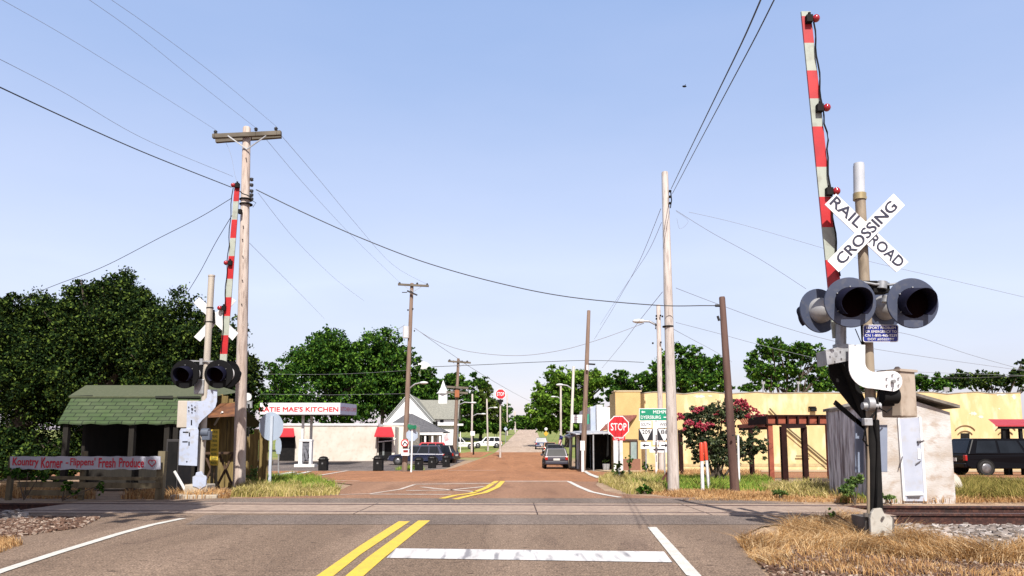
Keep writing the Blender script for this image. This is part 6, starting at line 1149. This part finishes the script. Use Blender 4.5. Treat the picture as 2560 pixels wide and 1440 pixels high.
# ------------------------------------------------------------------ produce stand
def stand():
    Y0, Y1, Y2 = 18.6, 19.5, 21.2; t = thing('produce_stand', base_at(330, 19.5), 'open produce stand with a faded green shingle roof and missing shingles', 'produce stand')
    sh = bpy.data.materials.new('green_shingle'); sh.use_nodes = True; n = sh.node_tree.nodes; L = sh.node_tree.links; b = n['Principled BSDF']; b.inputs['Roughness'].default_value = .95
    tc = n.new('ShaderNodeTexCoord'); sp = n.new('ShaderNodeSeparateXYZ'); cb = n.new('ShaderNodeCombineXYZ'); L.new(tc.outputs['Object'], sp.inputs[0]); ml = n.new('ShaderNodeMath'); ml.operation = 'MULTIPLY'; ml.inputs[1].default_value = 1.5; L.new(sp.outputs[2], ml.inputs[0]); L.new(sp.outputs[0], cb.inputs[0]); L.new(ml.outputs[0], cb.inputs[1])
    br = n.new('ShaderNodeTexBrick'); br.inputs['Color1'].default_value = (.030, .050, .019, 1); br.inputs['Color2'].default_value = (.045, .068, .028, 1); br.inputs['Mortar'].default_value = (.006, .011, .004, 1); br.inputs['Scale'].default_value = 1; br.inputs['Brick Width'].default_value = .34; br.inputs['Row Height'].default_value = .155; br.inputs['Mortar Size'].default_value = .013
    L.new(cb.outputs[0], br.inputs[0]); nz = n.new('ShaderNodeTexNoise'); nz.inputs['Scale'].default_value = 1.6; nz.inputs['Detail'].default_value = 6; L.new(tc.outputs['Object'], nz.inputs[0]); rr = n.new('ShaderNodeValToRGB'); e = rr.color_ramp.elements; e[0].position = .35; e[1].position = .65; e[0].color = (.85, 1.0, .75, 1); e[1].color = (1.25, 1.15, 1.3, 1); L.new(nz.outputs[0], rr.inputs[0])
    mx = n.new('ShaderNodeMix'); mx.data_type = 'RGBA'; mx.blend_type = 'MULTIPLY'; mx.inputs[0].default_value = 1; L.new(br.outputs[0], mx.inputs[6]); L.new(rr.outputs[0], mx.inputs[7]); L.new(mx.outputs[2], b.inputs[0])
    z0 = zpx(1056, Y0, 300); z1 = W(300, 989, Y1).z; z2 = W(300, 963, Y2).z; xl0 = W(145, 1056, Y0).x; xl1 = W(182, 989, Y1).x; xl2 = W(215, 963, Y2).x; xr = W(500, 1060, Y0).x
    top = M('olive_shingle', (.070, .084, .046), (.095, .105, .060), 12, .95, bump=.3); mb = MB(); N = 26
    for i in range(N):
        f0, f1 = i/N, (i+1)/N; j0 = .03*math.sin(i*2.7); e0 = .02*math.sin(i*1.3)
        A = V((xl0+(xr-xl0)*f0, Y0, z0+e0)); B = V((xl0+(xr-xl0)*f1, Y0, z0+.02*math.sin((i+1)*1.3))); C = V((xl1+(xr-xl1)*f1, Y1, z1)); D = V((xl1+(xr-xl1)*f0, Y1, z1)); mb.add([A, B, C, D, A-V((0, 0, .05)), B-V((0, 0, .05))], [(0, 1, 2, 3), (4, 5, 1, 0)])
    mb.build('lower_roof', sh, t); mb = MB(); mb.add([(xl1-.05, Y1-.10, z1-.02), (xr, Y1-.10, z1-.03), (xr, Y2, z2-.2), (xr-.7, Y2, z2), (xl2, Y2, z2), (xr, Y1-.10, z1-.06), (xl1-.05, Y1-.10, z1-.06)], [(0, 1, 2, 3, 4), (6, 5, 1, 0)]); mb.build('upper_roof', top, t)
    mb = MB(); mb.add([(xl2, Y2, z2), (xr-.7, Y2, z2), (xr, Y2+2.4, z0), (xl0, Y2+2.4, z0)], [(0, 1, 2, 3)]); mb.build('rear_roof', top, t)
    mb = MB()
    for a, b2, c, d in ((388, 996, 432, 985), (443, 995, 500, 986), (170, 990, 232, 984)):
        def on(px, py): 
            f = (py-1056)/(989-1056); y = Y0+(Y1-Y0)*f; return W(px, py, y-.09)
        mb.quad(on(a, b2-1), on(c, b2), on(c, d+4), on(a, d+5))
    mb.build('missing_shingles', M('bare_tar', (.012, .014, .008), None, 5, .9), t)
    dk = M('stand_shaded_wood', (.012, .010, .008), (.020, .016, .012), 6, .95, st=(6, 1, .4)); mb = MB(); block(mb, xl0+.4, xr, Y2+.1, Y2+.2, -.1, z0+.3); block(mb, xl0+.35, xl0+.43, Y0+.5, Y2+.1, -.1, z0+.25); mb.build('back_wall', dk, t); mb = MB(); block(mb, xl0-.1, xr, Y0-.3, Y2+.2, -.1, .004); mb.build('floor', M('shaded_earth', (.03, .022, .016), (.05, .035, .025), 6, .95), t)  # wood and floor coloured near black for the shade inside the stand
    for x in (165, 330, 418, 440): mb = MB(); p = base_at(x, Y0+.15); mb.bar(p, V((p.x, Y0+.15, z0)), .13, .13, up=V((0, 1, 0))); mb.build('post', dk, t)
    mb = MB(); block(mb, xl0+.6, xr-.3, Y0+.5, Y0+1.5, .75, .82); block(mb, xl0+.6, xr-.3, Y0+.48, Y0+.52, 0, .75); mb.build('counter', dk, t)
stand()
def plank_fence():
    Y = 19.9; wd = M('olive_planks', (.15, .105, .035), (.24, .175, .065), 5, .9, bump=.4, st=(3, 1, .25), c3=(.07, .05, .025), s3=6); t = thing('plank_fence', base_at(600, Y), 'brown vertical plank fence behind the left crossing gate, taller at its left part', 'fence'); mb = MB(); x = 505; i = 0; random.seed(11)
    while x < 682:
        w_ = random.uniform(11, 15); tall = x < 598; yt = (985 if x < 560 else 1000)+random.uniform(-8, 8) if tall else 1082+random.uniform(-10, 12)
        if not (x > 640 and i % 5 == 3): a = base_at(x, Y); q = W(x, yt, Y); block(mb, q.x, q.x+w_*Y/F*.95, Y+(i % 2)*.03, Y+.03+(i % 2)*.03, a.z-.1, q.z)
        x += w_; i += 1
    mb.build('planks', wd, t); mb = MB(); mb.bar(W(505, 1160, Y+.12), W(682, 1158, Y+.12), .06, .12); mb.bar(W(598, 1095, Y+.12), W(682, 1095, Y+.12), .06, .1); mb.bar(W(505, 1010, Y+.12), W(596, 1010, Y+.12), .06, .1); mb.build('fence_rail', postwood, t)
plank_fence()
def lean_to():
    Y = 19.3; t = thing('lean_to', base_at(560, Y), 'dark rusty awning frame on the plank fence above the yellow notice', 'awning'); mb = MB(); mb.add([W(522, 1010, Y+.6), W(600, 1006, Y+.6), W(604, 1040, Y-.5), W(520, 1044, Y-.5)], [(0, 1, 2, 3)]); mb.build('sheet', M('rusty_sheet', (.10, .04, .02), (.2, .08, .03), 5, .8), t); mb = MB(); mb.bar(W(556, 1030, Y-.3), W(536, 1062, Y+.5), .04, .04); mb.build('strut', offwhite, t)
lean_to()
def notice():
    Y = 18.0; t = thing('yellow_notice', base_at(536, Y), 'tall narrow yellow notice board lettered in green rows, behind the left gate mast', 'notice board'); mb = MB(); mb.pp([(528, 1074), (547, 1073), (544, 1164), (524, 1163)], Y, .03); f = mb.build('board', M('notice_yellow', (.62, .44, .05), (.55, .38, .04), 3, .6), t)
    for i, w_ in enumerate(('U PICK', 'PEAS', 'OKRA', 'CORN', 'BEANS', 'MELONS', 'SQUASH', 'PEACH')): tpx(w_, 537-i*.45, 1080+i*11, 14, 6, Y-.002, M('notice_green', (.10, .14, .03), None, 3, .7), f, bold=.03)
    mb = MB(); mb.bar(base_at(530, Y)+V((0, .1, 0)), W(532, 1100, Y+.06), .05, .05); mb.bar(base_at(541, Y)+V((0, .1, 0)), W(541, 1100, Y+.06), .05, .05); mb.build('post', postwood, t)
notice()
def sawhorse(x, Y, label):
    t = thing('sawhorse', base_at(x, Y), label, 'sawhorse', 'folding trestles by the plank fence'); b = base_at(x, Y); rt = M('rusty_bracket_brown', (.08, .045, .025), None, 5, .8)
    for sy in (-.2,):
        mb = MB(); mb.bar(b+V((-.22, sy, 0)), b+V((.20, sy, .9)), .05, .05); mb.build('leg', rt, t); mb = MB(); mb.bar(b+V((.22, sy+.06, 0)), b+V((-.20, sy+.06, .9)), .05, .05); mb.build('leg', rt, t)
    mb = MB(); mb.box(b+V((.02, -.15, .92)), (.46, .2, .06)); mb.build('top_board', rt, t)
sawhorse(573, 19.2, 'folded trestle leaning at the plank fence, right of the yellow notice'); sawhorse(538, 19.0, 'low trestle under the yellow notice')
def doorbox():
    p = base_at(420, 16.6); t = thing('dark_cabinet', p, 'dark upright cabinet between the rail fence and the left gate', 'cabinet'); mb = MB(); block(mb, W(414, 1150, 16.6).x, W(446, 1150, 16.6).x, 16.6, 17.3, -.02, W(430, 1098, 16.6).z); mb.build('body', M('cabinet_dark', (.03, .028, .03), (.045, .04, .04), 5, .8), t, bevel=.01); mb = MB(); block(mb, W(418, 1150, 16.58).x, W(442, 1150, 16.58).x, 16.57, 16.6, .05, W(430, 1104, 16.58).z); mb.build('door', dull_black, t)
doorbox()
def cross_marker():
    p = base_at(1666, 19.5); t = thing('garden_ornament', p, 'small rusty arrow-shaped stake beside the foot of the bare pole', 'stake'); r_ = M('rust_stake', (.10, .03, .02), None, 5, .8); mb = MB(); mb.bar(p, p+V((0, 0, .38)), .05, .05); mb.build('stake', r_, t); mb = MB(); mb.bar(p+V((-.13, 0, .2)), p+V((0, 0, .4)), .05, .05); mb.bar(p+V((.13, 0, .2)), p+V((0, 0, .4)), .05, .05); mb.build('arms', r_, t)
cross_marker()
def bird():
    c = W(1711, 216, 40); t = thing('bird', c, 'tiny dark bird flying high in the sky', 'bird'); mb = MB(); mb.sph(c, .09, 0, 8, (1.5, .8, .6)); mb.add([c+V((-.02, -.05, 0)), c+V((.05, .05, 0)), c+V((.10, .0, .17)), c+V((-.05, 0, -.02))], [(0, 1, 2), (0, 2, 3)]); mb.add([c+V((0, 0, 0)), c+V((-.12, 0, .10)), c+V((-.06, 0, .0))], [(0, 1, 2)]); mb.build('body', dull_black, t)
bird()
